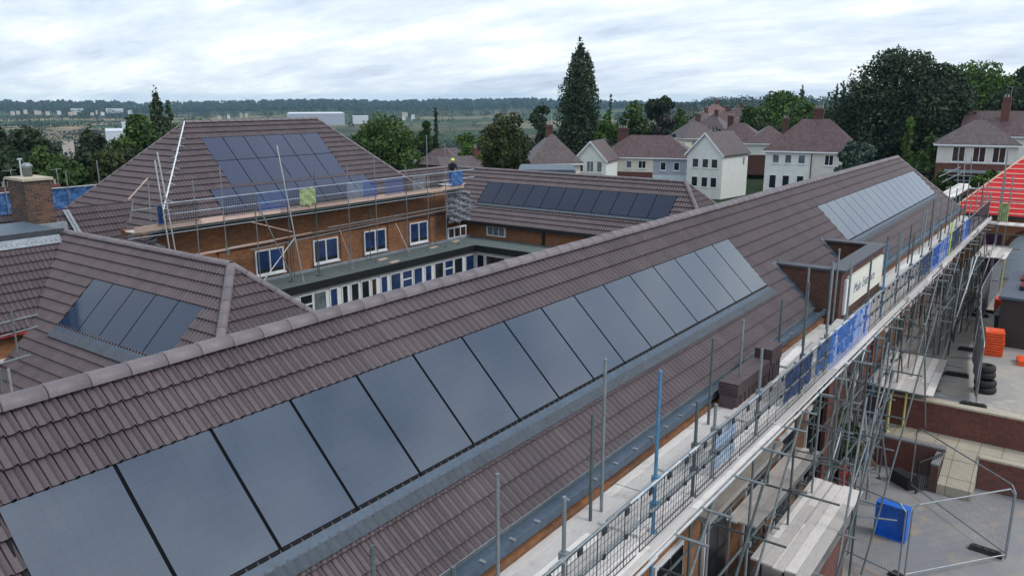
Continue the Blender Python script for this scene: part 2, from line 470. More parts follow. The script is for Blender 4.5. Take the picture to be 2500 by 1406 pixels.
def gutter_run(x0, x1):
    m = MB()
    m.box(x0, x1, 5.60, EY+.06, EZ-.082, EZ-.052)            # flat lead-lined bottom
    m.box(x0, x1, 5.60, 5.66, EZ-.05, EZ+.05)               # outer upstand
    m.build('gutter', 'lead', front)
    m = MB(); m.tube((x0, EY-.02, EZ+.0), (x1, EY-.02, EZ+.0), .022, 6)
    m.box(x0, x1, EY-.03, EY+.1, EZ-.075, EZ-.02)
    # gutter brackets / clips glinting along the upstand
    x = x0+.3
    while x < x1:
        m.box(x, x+.05, 5.585, 5.675, EZ+.052, EZ+.07); x += .55+rnd.random()*.25
    m.build('eaves_trim', 'galv', front)
gutter_run(RX0, DX0); gutter_run(DX1, RX1+2.6)
m = MB()
m.box(RX0, 49.0, WY, WY+.3, ZL-.5, EZ-.2)
m.box(RX0, 49.0, 11.5, 11.8, ZL-.5, EZ-.1); m.box(48.7, 49.0, WY+.3, 11.5, ZL-.5, EZ-.1)
front_wall = m.build('wall', 'brick_orange', front)
# dark openings (doors and windows in shade) of the ground floor behind the scaffold
xw = 5.0; k = 0
while xw < 46:
    if not (22 < xw < 28):
        m = MB(); m.box(xw, xw+1.25, WY-.06, WY+.02, -10.6 if k % 3 else -11.35, -8.35); f = m.build('window', 'white_frame', front)
        m = MB(); 
        m.box(xw+.07, xw+.6, WY-.085, WY-.05, -10.5 if k % 3 else -11.2, -8.45); m.box(xw+.66, xw+1.18, WY-.085, WY-.05, -10.5 if k % 3 else -11.2, -8.45)
        p = m.build('pane', 'window_dark', None); p.parent = f; p.location = (-20, -8.7, -ZL)
    xw += 2.35; k += 1
# moulded course of pale stone
m = MB(); m.box(RX0, DX0, WY-.05, WY, -7.9, -7.7); m.box(DX1, 46.5, WY-.05, WY, -7.9, -7.7); m.build('string_course', 'coping_grey', front)

# parapet box with the name board
box = thing('brick_parapet', 'dark brick parapet box with grey capping rising from the eaves, carrying the white name board', 'parapet', (25, 5.3, ZL))
PZ = -4.62; PY = 5.28
def side_wall(x0, x1):
    m = MB(); yb = RY-(RZ-PZ)/ST*CT      # where the capping meets the roof slope
    zf = RZ-(RY-5.95)/CT*ST
    pts0 = [(x0, PY, ZL-.3), (x0, 5.95, ZL-.3), (x0, 5.95, zf-.1), (x0, yb+.1, PZ-.05), (x0, yb+.1, PZ), (x0, PY, PZ)]
    pts1 = [(x1, y, z) for (_, y, z) in pts0]
    a = [m.vert(p) for p in pts0]; b = [m.vert(p) for p in pts1]
    m.face(a); m.face(b[::-1])
    for i in range(6): j = (i+1) % 6; m.face((a[i], b[i], b[j], a[j]))
    return m, yb
m, yb = side_wall(DX0, DX0+.26); m.build('side_wall', 'brick_dark', box)
m, yb = side_wall(DX1-.26, DX1); m.build('side_wall', 'brick_dark', box)
m = MB(); m.box(DX0+.26, DX1-.26, PY, PY+.26, ZL-.3, PZ); m.build('front_wall', 'brick_dark', box)
for xa in (DX0-.5, DX1-.26): m = MB(); m.box(xa, xa+.72, PY-.08, PY-.003, ZL, -6.2); m.build('pier', 'brick_red', box)
m = MB()
m.box(DX0-.08, DX0+.34, PY+.4, yb+.1, PZ+.002, PZ+.06); m.box(DX1-.34, DX1+.08, PY+.4, yb+.1, PZ+.002, PZ+.06)
m.box(DX0-.08, DX1+.08, PY-.1, PY+.4, PZ+.004, PZ+.07)
m.build('capping', 'lead_dark', box)
m = MB(); m.box(DX0-.1, DX0+.3, yb+.1, yb+.32, PZ-.02, PZ+.07); m.box(DX1-.3, DX1+.1, yb+.1, yb+.3, PZ-.02, PZ+.07); m.build('red_membrane', 'red_cap', box)
def slope_strip(name, x0, x1, s0, s1, matn, lift=.05):
    m = MB(); o = Vector((x0, RY, RZ)); N = Vector((0, -ST, CT))
    m.obox(o+DM*s0+N*lift, Vector((x1-x0, 0, 0)), DM*(s1-s0), N*.02); return m.build(name, matn, box)
slope_strip('valley_flashing', DX0-.28, DX0-.002, 2.15, 3.84, 'lead'); slope_strip('valley_flashing', DX1-.52, DX1-.262, 2.15, 3.84, 'lead')
slope_strip('valley_flashing', DX0+.262, DX0+.42, 2.15, 3.84, 'lead_dark')
m = MB(); m.box(DX0+.26, DX1-.26, PY+.26, 6.2, EZ-.1, EZ+.06); m.build('back_gutter', 'lead_dark', box)
# name board
sg = thing('name_board', 'large white name board with thin cursive lettering on the brick parapet', 'sign', (25, PY, -5.6))
m = MB(); sx0, sx1 = DX0+.62, DX1-.25; sz0, sz1 = -5.72, -4.86
m.box(sx0, sx1, PY-.09, PY-.004, sz0, sz1); m.build('board', 'sign_face', sg)
m = MB(); m.box(DX0+.36, DX0+.56, PY-.07, PY-.004, -5.9, -4.9); m.build('white_strip', 'white_frame', sg)
def lettering(word, x, z, size, mt, par, name='letter', y=PY-.094, slant=.15):
    """word cut as raised letters, one mesh per letter run"""
    cu = bpy.data.curves.new('txt', 'FONT'); cu.body = word; cu.size = size; cu.extrude = .004; cu.shear = slant; cu.space_character = 1.02
    ob = bpy.data.objects.new('txt', cu); COL.objects.link(ob); me = bpy.data.meshes.new_from_object(ob); bpy.data.objects.remove(ob)
    me.materials.clear(); me.materials.append(MATS[mt]); me.transform(Matrix.Translation((x, y, z)) @ Matrix.Rotation(math.pi/2, 4, 'X')); me.transform(Matrix.Translation(-par.location)); me.name = name
    o = bpy.data.objects.new(name, me); COL.objects.link(o); o.parent = par
lettering('Main', sx0+.5, -5.42, .42, 'sign_ink', sg, 'word'); lettering('Entrance', sx0+1.5, -5.42, .42, 'sign_ink', sg, 'word')

# arrays
apron = (-1, 15, 1, .36)
panel_array('solar_array', 'long row of sixteen glossy panels set into the nearest roof slope, foreground', (ax0, RY-3*G*CT, RZ-3*G*ST), (1, 0, 0), DM,
            [(c, 0) for c in range(-1, 15)], 1.14, 1.64, apron=(-1, 15, 1, .34))
panel_array('solar_array', 'row of sixteen pale shining panels near the far hipped end of the long roof', (A2X, RY-3*G*CT, RZ-3*G*ST), (1, 0, 0), DM,
            [(c, 0) for c in range(0, 16)], 1.11, 1.62, apron=(0, 16, 1, .3))

# ================================================================== left wing
LX, LZ = 12.55, -4.39; LY0, LY1 = 18.55, 27.8; LR = 3.9
lw = thing('school_wing', 'low hipped wing with five dark panels on its slope, left of the long roof', 'school building', (12.5, 20, ZL))
DL = Vector((-CT, 0, -ST)); nl = LR/CT/G
def lrange(s):
    r = s*CT; y_far = LY1-r if r < 2.4 else LY1-2.4
    return (LY0-r, y_far)
m = MB()
LP0 = (18.43, 24.13)                    # extent of the five panels
ls = 1.0*1.38/1.0
lc0 = 4
tiled(m, (LX, 0, LZ), (0, 1, 0), DL, nl, lrange, [(LP0[0], LP0[1], 4, 9)], lod=2)
m.poly([(LX, LY0, LZ-.03), (LX, LY1, LZ-.03), (LX-2.4, LY1-2.4, LZ-2.4*ST/CT-.03), (LX-LR, LY1-2.4, LZ-LR*ST/CT-.03), (LX-LR, LY0-LR, LZ-LR*ST/CT-.03)])
tiled(m, (LX, LY0, LZ), (1, 0, 0), Vector((0, -CT, -ST)), nl, lambda s: (-s*CT, s*CT), lod=2)
m.poly([(LX, LY0, LZ-.03), (LX-LR, LY0-LR, LZ-LR*ST/CT-.03), (LX+LR, LY0-LR, LZ-LR*ST/CT-.03)])
tiled(m, (LX, 0, LZ), (0, 1, 0), Vector((CT, 0, -ST)), nl, lambda s: (LY0-s*CT, LY1), lod=0)
m.poly([(LX, LY0, LZ-.03), (LX, LY1, LZ-.03), (LX+LR, LY1, LZ-LR*ST/CT-.03), (LX+LR, LY0-LR, LZ-LR*ST/CT-.03)])
lroof = m.build('roof', 'roof_tile', lw)
def sub(mb, name, mat_, par, smooth=False):
    o = mb.build(name, mat_, None, smooth); o.parent = par
    l = par.parent.location if par.parent else Vector((0, 0, 0)); o.location = -(l+par.location); return o
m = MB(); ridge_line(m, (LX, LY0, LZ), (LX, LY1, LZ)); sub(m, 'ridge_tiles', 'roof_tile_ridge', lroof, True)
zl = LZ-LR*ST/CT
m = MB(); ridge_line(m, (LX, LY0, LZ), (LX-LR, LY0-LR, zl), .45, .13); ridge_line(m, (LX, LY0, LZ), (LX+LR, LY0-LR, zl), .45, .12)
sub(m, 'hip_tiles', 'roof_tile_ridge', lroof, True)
m = MB(); m.box(LX-LR+.3, LX+LR-.3, LY0-LR+.3, LY1, ZL-.5, zl-.05); m.build('wall', 'brick_orange', lw)
lt = Vector((LX, LP0[1], LZ))+DL*(4*G)
panel_array('solar_array', 'five dark blue panels recessed in the slope of the left hipped wing', tuple(lt), (0, -1, 0), DL, [(c, 0) for c in range(5)],
            1.14, 1.7, 'panel_glass_dark', .03, apron=(0, 5, 1, .42))

# left cross range with lead flat top
lr = thing('school_wing', 'tiled cross range at the left edge, topped by a flat grey lead roof', 'school building', (2, 29, ZL))
m = MB()
tiled(m, (0, LY1, LZ), (1, 0, 0), Vector((0, -CT, -ST)), 2.4/CT/G, lambda s: (-9, LX-s*CT), lod=2)
m.poly([(-9, LY1, LZ-.03), (LX, LY1, LZ-.03), (LX-2.4, LY1-2.4, LZ-2.4*ST/CT-.03), (-9, LY1-2.4, LZ-2.4*ST/CT-.03)])
m.build('roof', 'roof_tile', lr)
m = MB(); m.box(-9, LX-.1, LY1-.05, 30.6, LZ-.15, LZ+.12); m.build('flat_roof', 'lead', lr)
m = MB(); m.box(-9, LX-.05, LY1-.12, LY1-.06, LZ-.12, LZ+.16); m.build('roof_edge', 'lead_dark', lr)
m = MB(); N_ = Vector((0, -ST, CT)); m.obox(Vector((-9, LY1-.06, LZ-.1))+N_*.1, (21.3, 0, 0), Vector((0, -CT, -ST))*.34, N_*.012); m.build('apron_flashing', 'lead_pale', lr)
m = MB(); m.box(-9, LX-2.6, LY1-2.2, LY1+2, ZL-.5, LZ-2.4*ST/CT-.1); m.build('wall', 'brick_orange', lr)
m = MB(); m.box(-9, LX-2.55, LY1-2.5, LY1-2.38, LZ-2.4*ST/CT-.12, LZ-2.4*ST/CT-.02); m.build('fascia', 'red_things', lr)

# link roof with the big chimney
lk = thing('school_wing', 'small brown tiled link roof between the hall and the brick chimney', 'school building', (14, 32, ZL))
m = MB(); KY, KZ = 33.1, -4.32
tiled(m, (0, KY, KZ), (1, 0, 0), Vector((0, -CT, -ST)), 9, lambda s: (9.5, 17.95), lod=2)
m.poly([(9.5, KY, KZ-.03), (17.95, KY, KZ-.03), (17.95, KY-9*G*CT, KZ-9*G*ST-.03), (9.5, KY-9*G*CT, KZ-9*G*ST-.03)])
tiled(m, (0, KY, KZ), (1, 0, 0), Vector((0, CT, -ST)), 9, lambda s: (9.5, 17.95), lod=0)
rf = m.build('roof', 'roof_tile', lk)
m = MB(); m.box(9.5, 17.9, KY-2, KY+2, ZL-.5, KZ-9*G*ST); m.build('wall', 'brick_orange', lk)
m = MB(); o = Vector((14.9, KY-.1, KZ-.05)); m.obox(o+N_*.06, (.1, 0, 0), Vector((0, -CT, -ST))*1.5, N_*.02); m.obox(o+N_*.055+Vector((.13, 0, 0)), (.1, 0, 0), Vector((0, -CT, -ST))*1.5, N_*.02); m.build('valley_flashing', 'lead_pale', lk)
ch = thing('chimney', 'stout square brick chimney with flat cement cap, standing behind the left wing', 'chimney', (13.7, 31.8, -6))
x0 = aty(64, 487, 31.2).x; x1 = aty(130, 487, 31.2).x
ztop = aty(90, 441, 31.2).z; zb = aty(90, 545, 31.2).z
m = MB(); m.box(x0, x1, 31.2, 32.55, zb-1.2, ztop); m.build('stack', 'brick_chimney', ch)
m = MB(); m.box(x0-.07, x1+.07, 31.13, 32.62, ztop, ztop+.09); m.build('cap', 'coping', ch)
m = MB(); m.box(x0-.12, x1+.3, 31.0, 31.19, zb-.5, zb-.05); m.build('flashing', 'lead_pale', ch)
vp = thing('vent_pipe', 'thin pale vent pipe on top of the stout brick chimney', 'pipe', (x0+.25, 31.9, ztop+.09))
m = MB(); m.tube((x0+.25, 31.9, ztop+.09), (x0+.25, 31.9, ztop+.75), .03); m.tube((x0+.17, 31.9, ztop+.75), (x0+.33, 31.9, ztop+.75), .03); m.build('pipe', 'alu', vp)
m = MB(); m.lathe((x0+.55, 32.1, ztop+.09), [(.15, 0), (.15, .3), (.19, .32), (.19, .42), (.1, .5)], 12)
tag(m.build('flue_cowl', 'galv', None, True), 'squat grey metal flue cowl on top of the stout brick chimney', 'flue')

# ================================================================== hall
HX0, HX1, HY, HZ, HR = 21.2, 28.9, 34.0, -1.1, 4.12
hz = HZ-HR*ST/CT
hall = thing('school_hall', 'tall hipped school hall with brown tiles and a stepped block of panels', 'school building', (26, 34, ZL))
m = MB(); D1 = Vector((0, -CT, -ST)); nh = HR/CT/G
hcx = 21.43; hp = 1.14
rowh = 1.62
tiled(m, (0, HY, HZ), (1, 0, 0), D1, nh, lambda s: (HX0-s*CT, HX1+s*CT), [(hcx+.03, hcx+6*hp-.03, 3, 11), (hcx-hp, hcx+7*hp, 12, 15)], lod=1)
m.poly([(HX0, HY, HZ-.03), (HX1, HY, HZ-.03), (HX1+HR, HY-HR, hz-.03), (HX0-HR, HY-HR, hz-.03)])
tiled(m, (HX0, HY, HZ), (0, 1, 0), Vector((-CT, 0, -ST)), nh+3.5, lambda s: (-s*CT if s < HR/CT else -HR, s*CT), lod=1)
m.poly([(HX0, HY, HZ-.03), (HX0-HR-.8, HY-HR-.8, hz-.81), (HX0-HR-.8, HY+HR+.8, hz-.81)])
tiled(m, (HX1, HY, HZ), (0, 1, 0), Vector((CT, 0, -ST)), nh, lambda s: (-s*CT, s*CT), lod=0)
tiled(m, (0, HY, HZ), (1, 0, 0), Vector((0, CT, -ST)), nh, lambda s: (HX0-s*CT, HX1+s*CT), lod=0)
m.poly([(HX0, HY, HZ-.03), (HX1, HY, HZ-.03), (HX1+HR, HY+HR, hz-.03), (HX0-HR, HY+HR, hz-.03)])
m.poly([(HX1, HY, HZ-.03), (HX1+HR, HY-HR, hz-.03), (HX1+HR, HY+HR, hz-.03)])
hroof = m.build('roof', 'roof_tile', hall)
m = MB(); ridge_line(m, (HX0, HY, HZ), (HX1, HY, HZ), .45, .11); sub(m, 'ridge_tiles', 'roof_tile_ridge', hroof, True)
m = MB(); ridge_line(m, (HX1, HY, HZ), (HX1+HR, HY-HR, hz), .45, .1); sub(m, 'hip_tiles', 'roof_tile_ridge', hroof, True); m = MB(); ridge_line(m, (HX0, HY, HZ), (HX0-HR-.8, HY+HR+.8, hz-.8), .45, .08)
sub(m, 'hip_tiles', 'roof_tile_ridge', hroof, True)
# front-left hip still open: white batten with fresh mortar dabs
m = MB(); a = Vector((HX0, HY, HZ+.06)); b = Vector((HX0-HR, HY-HR, hz+.08)); m.tube(a, b, .03, 5)
m.build('hip_batten', 'white_frame', hall)
m = MB()
for i in range(48):
    t = (i+.5)/26*.95+.04; p = a.lerp(b, t); sx = 1 if i % 2 else -1; w = .1+.2*rnd.random()*(.4+t)
    q = p+Vector((.75*sx, -.75*sx if sx > 0 else .75, 0))*w
    m.tube(p+Vector((0, 0, -.04)), q+Vector((0, 0, -.05-.3*w)), .05, 5, .02)
m.build('mortar_dabs', 'lead_pale', hall)
m = MB(); WX1 = 34.95
m.box(HX0-HR-.4, WX1, 30.3, 38, ZL-.5, hz-.12); m.build('wall', 'brick_orange', hall)
m = MB(); m.box(HX0-HR-.3, HX1+HR+.1, HY-HR-.12, HY-HR+.02, hz-.14, hz-.0); m.build('gutter', 'fascia_black', hall)
# dark soldier band and piers
m = MB()
for xa, xb in ((19.9, 21.5), (23.5, 24.8), (26.8, 28.15), (30.15, 31.55), (33.5, 34.7)):
    m = MB(); m.box(xa, xb, 30.24, 30.3, -8.15, -6.55); m.build('brick_pier', 'brick_orange', hall)
m = MB(); m.box(19.8, 34.9, 30.2, 30.298, -6.5, -6.42); m.build('lintel_course', 'brick_dark', hall)
for (xa, xb) in ((21.70, 23.27), (25.03, 26.6), (28.37, 29.95), (31.78, 33.25)):
    m = MB(); z0, z1 = -7.86, -6.72; y = 30.2
    m.box(xa-.06, xb+.06, y-.05, y, z0-.08, z0); m.box(xa, xb, y, y+.08, z1-.06, z1); m.box(xa, xb, y, y+.08, z0, z0+.06)
    for xx in (xa, (xa+xb)/2-.035, xb-.07): m.box(xx, xx+.07, y-.003, y+.08, z0+.003, z1-.003)
    f = m.build('window', 'white_frame', hall)
    m = MB(); m.box(xa+.02, xb-.02, y+.04, y+.095, z0+.02, z1-.02); sub(m, 'blind', 'blind_blue', f)
    m = MB(); m.box(xa+.02, xb-.02, y+.02, y+.038, z0+.02, z0+.24); sub(m, 'pane', 'window_dark', f)
cells = [(c, r) for c in range(6) for r in range(3)]+[(-1, 2), (6, 2)]
ho = Vector((hcx, HY, HZ))+D1*(3*G-.07)
panel_array('solar_array', 'stepped block of twenty grey blue panels on the front slope of the tall hall', tuple(ho), (1, 0, 0), D1, cells, hp, 1.5, 'panel_glass_mid', apron=(-1, 7, 3, .25))

# ================================================================== rear wing with eleven panels
BX, BZ, BY0, BR = 39.75, -4.35, 17.65, 2.9
bz = BZ-BR*ST/CT
bw = thing('school_wing', 'low rear wing with a row of eleven dark panels facing the courtyard', 'school building', (39, 25, ZL))
DB = Vector((-CT, 0, -ST)); nb = BR/CT/G
m = MB()
tiled(m, (BX, 0, BZ), (0, 1, 0), DB, nb, lambda s: (BY0-s*CT, 34-s*CT), [(17.75, 17.75+11*1.14, 3, 8)], lod=1)
m.poly([(BX, BY0, BZ-.03), (BX, 34, BZ-.03), (BX-BR, 34-BR, bz-.03), (BX-BR, BY0-BR, bz-.03)])
tiled(m, (BX, BY0, BZ), (1, 0, 0), D1, nb, lambda s: (-s*CT, s*CT), lod=1)
m.poly([(BX, BY0, BZ-.03), (BX-BR, BY0-BR, bz-.03), (BX+BR, BY0-BR, bz-.03)])
tiled(m, (BX, 0, BZ), (0, 1, 0), Vector((CT, 0, -ST)), nb, lambda s: (BY0-s*CT, 37), lod=0)
m.poly([(BX, BY0, BZ-.03), (BX, 37, BZ-.03), (BX+BR, 37, bz-.03), (BX+BR, BY0-BR, bz-.03)])
# link up to the hall
tiled(m, (0, 34, BZ), (1, 0, 0), D1, 11, lambda s: (33.0, BX-min(s*CT, BR)), lod=1)
m.poly([(33.0, 34, BZ-.03), (BX, 34, BZ-.03), (BX-2.6, 34-2.6, BZ-2.58), (33.0, 34-2.6, BZ-2.58)])
broof = m.build('roof', 'roof_tile', bw)
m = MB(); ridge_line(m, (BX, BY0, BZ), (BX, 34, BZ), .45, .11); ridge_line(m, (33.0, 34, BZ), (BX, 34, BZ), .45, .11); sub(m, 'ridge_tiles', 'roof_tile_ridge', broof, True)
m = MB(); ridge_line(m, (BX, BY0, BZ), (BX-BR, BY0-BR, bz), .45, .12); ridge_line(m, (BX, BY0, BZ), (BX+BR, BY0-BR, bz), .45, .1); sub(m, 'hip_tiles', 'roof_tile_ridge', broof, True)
m = MB(); m.box(BX-BR+.3, BX+BR-.3, BY0-BR+.3, 38, ZL-.5, bz-.1); m.build('wall', 'brick_orange', bw)
m = MB(); m.box(BX-BR-.1, BX-BR+.04, BY0-BR, 31, bz-.14, bz-.0); m.build('gutter', 'fascia_black', bw)
bt = Vector((BX, 30.29, BZ))+DB*(3*G)
panel_array('solar_array', 'row of eleven near-black panels on the low rear wing across the courtyard', tuple(bt), (0, -1, 0), DB, [(c, 0) for c in range(11)],
            1.14, 1.62, 'panel_glass_navy', .045, apron=(0, 11, 1, .22))
wxx = BX-BR+.3
for (ya, yb_) in ((27.6, 29.0),):
    m = MB(); m.box(wxx-.06, wxx, ya, yb_, -7.98, -7.35); f = m.build('window', 'white_frame', bw)
    m = MB()
    for k in range(3): m.box(wxx-.075, wxx-.05, ya+.1+k*.42, ya+.46+k*.42, -7.9, -7.43)
    sub(m, 'pane', 'window_grey', f)
m = MB(); m.tube((wxx-.1, aty(1286, 560, 24.9).y, -8.1), (wxx-.1, 24.9, -7.1), .07, 8); m.build('downpipe', 'fascia_black', bw)
# small low louvre window beside the corner
m = MB(); m.box(35.0, 36.7, 30.22, 30.3, -8.05, -7.4); f = m.build('window', 'white_frame', bw)
m = MB()
for k in range(3): m.box(35.1+k*.54, 35.5+k*.54, 30.2, 30.225, -7.97, -7.48)
sub(m, 'pane', 'window_brown', f)

# ================================================================== flat-roofed corridor round the courtyard
co = thing('corridor', 'flat green-felted corridor with white framed windows round the courtyard', 'corridor', (34, 28, ZL))
CYE, CXE, CZ = 28.0, 34.75, -8.15
m = MB(); m.prism([(14, CYE), (CXE, CYE), (CXE, 14.5), (37.3, 14.5), (37.3, 30.3), (14, 30.3)], CZ-.12, CZ); m.build('roof', 'felt_green', co)
m = MB(); m.box(14, CXE+.03, CYE-.06, CYE-.002, CZ-.3, CZ+.05); m.box(CXE-.06, CXE-.002, 14.5, CYE-.06, CZ-.3, CZ+.05); m.build('roof_edge', 'fascia_black', co)
m = MB(); m.box(14, 37, 30.1, 30.2, CZ+.001, CZ+.12); m.build('wall_flashing', 'lead_pale', co)
wy = CYE+.14; wx = CXE+.14
m = MB(); m.box(14, CXE+.4, wy, wy+.1, ZL, CZ-.121); m.box(wx, wx+.1, 14.5, wy, ZL, CZ-.122); m.build('wall', 'white_render', co)
zt = CZ-.52
def cwin(pa, pb, mt, low=None, mull=False, transom=False, ymid=665):
    """window in the white wall between two sight lines of the survey"""
    xa = aty(pa, ymid, wy).x; xb = aty(pb, ymid, wy).x; z0, z1 = -10.75, zt
    m = MB(); t = .05
    m.box(xa-t, xb+t, wy-.05, wy-.002, z1, z1+t); m.box(xa-t, xb+t, wy-.05, wy-.002, z0-t, z0); m.box(xa-t, xa, wy-.05, wy-.002, z0, z1); m.box(xb, xb+t, wy-.05, wy-.002, z0, z1)
    if transom: m.box(xa, xb, wy-.05, wy-.015, z1-.45, z1-.39)
    f = m.build('window', 'white_frame', co)
    mt2 = low or mt; zc = z1-.78+rnd.uniform(-.16, .12)
    m = MB(); m.box(xa, xb, wy-.012, wy-.002, zc, z1); sub(m, 'blind' if 'blind' in mt else 'pane', mt, f)
    m = MB(); m.box(xa, xb, wy-.014, wy-.003, z0, zc); sub(m, 'pane', mt2, f)
for w in ((728, 757, 'window_dark', None, 0, 1), (762, 791, 'window_grey', 'red_things'), (803, 819, 'blind_blue', 'window_dark'), (833, 845, 'window_dark'), (855, 872, 'window_dark', 'red_things'),
          (881, 898, 'window_dark'), (906, 916, 'window_brown'), (929, 943, 'blind_blue'), (953, 976, 'blind_blue', 'greenery_reflection'), (982, 1004, 'blind_blue', 'greenery_reflection', 0, 1),
          (1010, 1029, 'blind_blue', 'greenery_reflection'), (1038, 1052, 'blind_blue'), (1061, 1081, 'window_dark'), (1086, 1105, 'blind_blue', 'window_dark', 0, 1), (1109, 1128, 'window_dark', 'greenery_reflection'),
          (1137, 1156, 'blind_blue')): cwin(*w)
for (pa, pb, mt) in ((1166, 1182, 'window_dark'), (1188, 1232, 'window_brown'), (1238, 1257, 'window_grey'), (1268, 1330, 'window_dark')):
    ya = atx(pa, 640, wx).y; yb_ = atx(pb, 640, wx).y
    m = MB(); m.box(wx-.05, wx-.002, yb_-.05, ya+.05, zt, zt+.05); m.box(wx-.05, wx-.002, yb_-.05, yb_, -10.7, zt); m.box(wx-.05, wx-.002, ya, ya+.05, -10.7, zt); f = m.build('window', 'white_frame', co)
    m = MB(); m.box(wx-.012, wx-.003, yb_, ya, -10.7, zt); sub(m, 'pane', mt, f)

# ================================================================== hall with red membrane at the far right
rh = thing('school_hall', 'brick hall at the far right whose roof is bare red membrane with pale battens', 'school building', (52, 0, ZU))
QX, QZ, QR = 49.2, -6.05, 4.6; QY = 6.35; qt = QZ+QR*ST/CT
m = MB()
m.poly([(QX, QY, QZ), (QX, -12, QZ), (QX+QR, -12, qt), (QX+QR, QY-QR, qt)])
m.poly([(QX, QY, QZ), (QX+QR, QY-QR, qt), (QX+2*QR, QY, QZ)])
m.poly([(QX+2*QR, QY, QZ), (QX+QR, QY-QR, qt), (QX+QR, -12, qt), (QX+2*QR, -12, QZ)])
m.build('roof', 'membrane_red', rh)
m = MB(); k = 0; s = .12; Dq = Vector((CT, 0, ST)); Nq = Vector((-ST, 0, CT))
while s*CT < QR:
    p = Vector((QX, -12, QZ))+Dq*s; y1 = QY-s*CT
    m.obox(p+Nq*.004, (0, y1+12, 0), Dq*.05, Nq*.03); s += .345
m.build('batten', 'batten', rh)
m = MB(); m.tube((QX, QY, QZ+.05), (QX+QR, QY-QR, qt+.05), .05, 5); m.build('hip_batten', 'batten', rh)
m = MB(); wxr = QX+.35; ya = atx(2400, 640, wxr).y; yc = atx(2452, 640, wxr).y
m.box(wxr, wxr+.35, -12, yc-2.6, ZU-.3, QZ-.05); m.box(wxr, wxr+.35, yc, 5.6, ZU-.3, QZ-.05)
# round-headed opening
n = 14; r = 1.3; cy = yc-1.3; zc = atx(2500, 590, wxr).z-.75
for i in range(n):
    a0, a1 = math.pi*i/n, math.pi*(i+1)/n
    y0_, y1_ = cy+r*math.cos(a0), cy+r*math.cos(a1); z0_, z1_ = zc+r*math.sin(a0), zc+r*math.sin(a1)
    m.hexa([(wxr, y1_, z1_), (wxr, y0_, z0_), (wxr+.35, y0_, z0_), (wxr+.35, y1_, z1_), (wxr, y1_, QZ-.05), (wxr, y0_, QZ-.05), (wxr+.35, y0_, QZ-.05), (wxr+.35, y1_, QZ-.05)])
m.build('wall', 'brick_orange', rh)
m = MB(); m.box(wxr+.3, wxr+.36, cy-r, cy+r, ZU-.2, zc+r); m.build('arched_window', 'blue_render', rh)
m = MB()
for i in range(n):
    a0, a1 = math.pi*i/n, math.pi*(i+1)/n
    P = []
    for rr in (r, r+.22):
        for a_ in (a0, a1): P.append((cy+rr*math.cos(a_), zc+rr*math.sin(a_)))
    m.hexa([(wxr-.03, *P[0]), (wxr-.03, *P[1]), (wxr-.001, *P[1]), (wxr-.001, *P[0]), (wxr-.03, *P[2]), (wxr-.03, *P[3]), (wxr-.001, *P[3]), (wxr-.001, *P[2])])
m.build('arch', 'brick_dark', rh)
dy0 = atx(2436, 650, wxr).y; dy1 = atx(2398, 650, wxr).y
m = MB(); m.box(wxr-.06, wxr-.002, dy0, dy1, ZU+.15, ZU+2.35); m.build('door', 'purple_door', rh)
m = MB(); m.box(QX-.08, QX+.36, -12, QY-.8, QZ-.16, QZ-.02); m.build('gutter', 'fascia_black', rh)
st = MB(); st.box(wxr-1.9, wxr-.02, dy0-.25, dy1+.5, ZU-.1, ZU+.14); st.build('doorstep', 'concrete', rh)

# ================================================================== SCAFFOLD along the long range
YO, YI, YX, DZ = 4.42, 5.3, 4.14, -5.98
RAIL, MID = -5.17, -5.57
sf = thing('scaffold', 'long tube scaffold with pale timber deck and meshed guards along the foreground range', 'scaffold', (20, 4.6, ZL))
def ground_z(x, y):
    if x > 27.5: return ZU
    if x > 26.05: return ZT
    return ZL
outer = [(3.2, -4.4), (5.1, -4.3), (7.06, -4.42), (9.44, -3.58), (10.79, -4.45), (11.54, -4.73), (13.6, -4.35), (16.18, -3.62), (17.95, -3.49), (19.63, -3.77)]
x = 21.7
while x < 47.5: outer.append((x, -4.2+rnd.uniform(-.35, .6))); x += 1.85+rnd.uniform(-.2, .2)
inner = [(4.9, -4.3), (6.96, -4.35), (9.18, -4.33), (9.5, -3.6), (13.51, -4.28), (15.05, -4.28), (17.43, -4.36), (19.33, -3.97), (21.4, -4.3), (22.0, -3.9)]
x = 28.2
while x < 47: inner.append((x, -4.3+rnd.uniform(-.3, .6))); x += 2.1+rnd.uniform(-.2, .2)
for i, (x, zt_) in enumerate(outer):
    m = MB(); lean = rnd.uniform(-.03, .03)
    m.tube((x+lean, YO, ground_z(x, 4)), (x, YO, zt_), .026, 7)
    m.box(x-.075, x+.075, YO-.075, YO+.075, ground_z(x, 4), ground_z(x, 4)+.01)
    for zz in (RAIL, MID, DZ-.06, -8.2): m.box(x-.045, x+.045, YO-.06, YO+.045, zz-.05, zz+.05)
    m.build('standard', 'galv_blue' if i in (3, 11) else ('galv_dark' if i % 3 == 1 else 'galv'), sf)
for i, (x, zt_) in enumerate(inner):
    m = MB(); m.tube((x, YI, ground_z(x, 5)), (x+rnd.uniform(-.02, .02), YI, zt_), .026, 7)
    m.box(x-.045, x+.045, YI-.06, YI+.045, DZ-.12, DZ-.02)
    m.build('standard', 'galv' if i % 2 else 'galv_dark', sf)
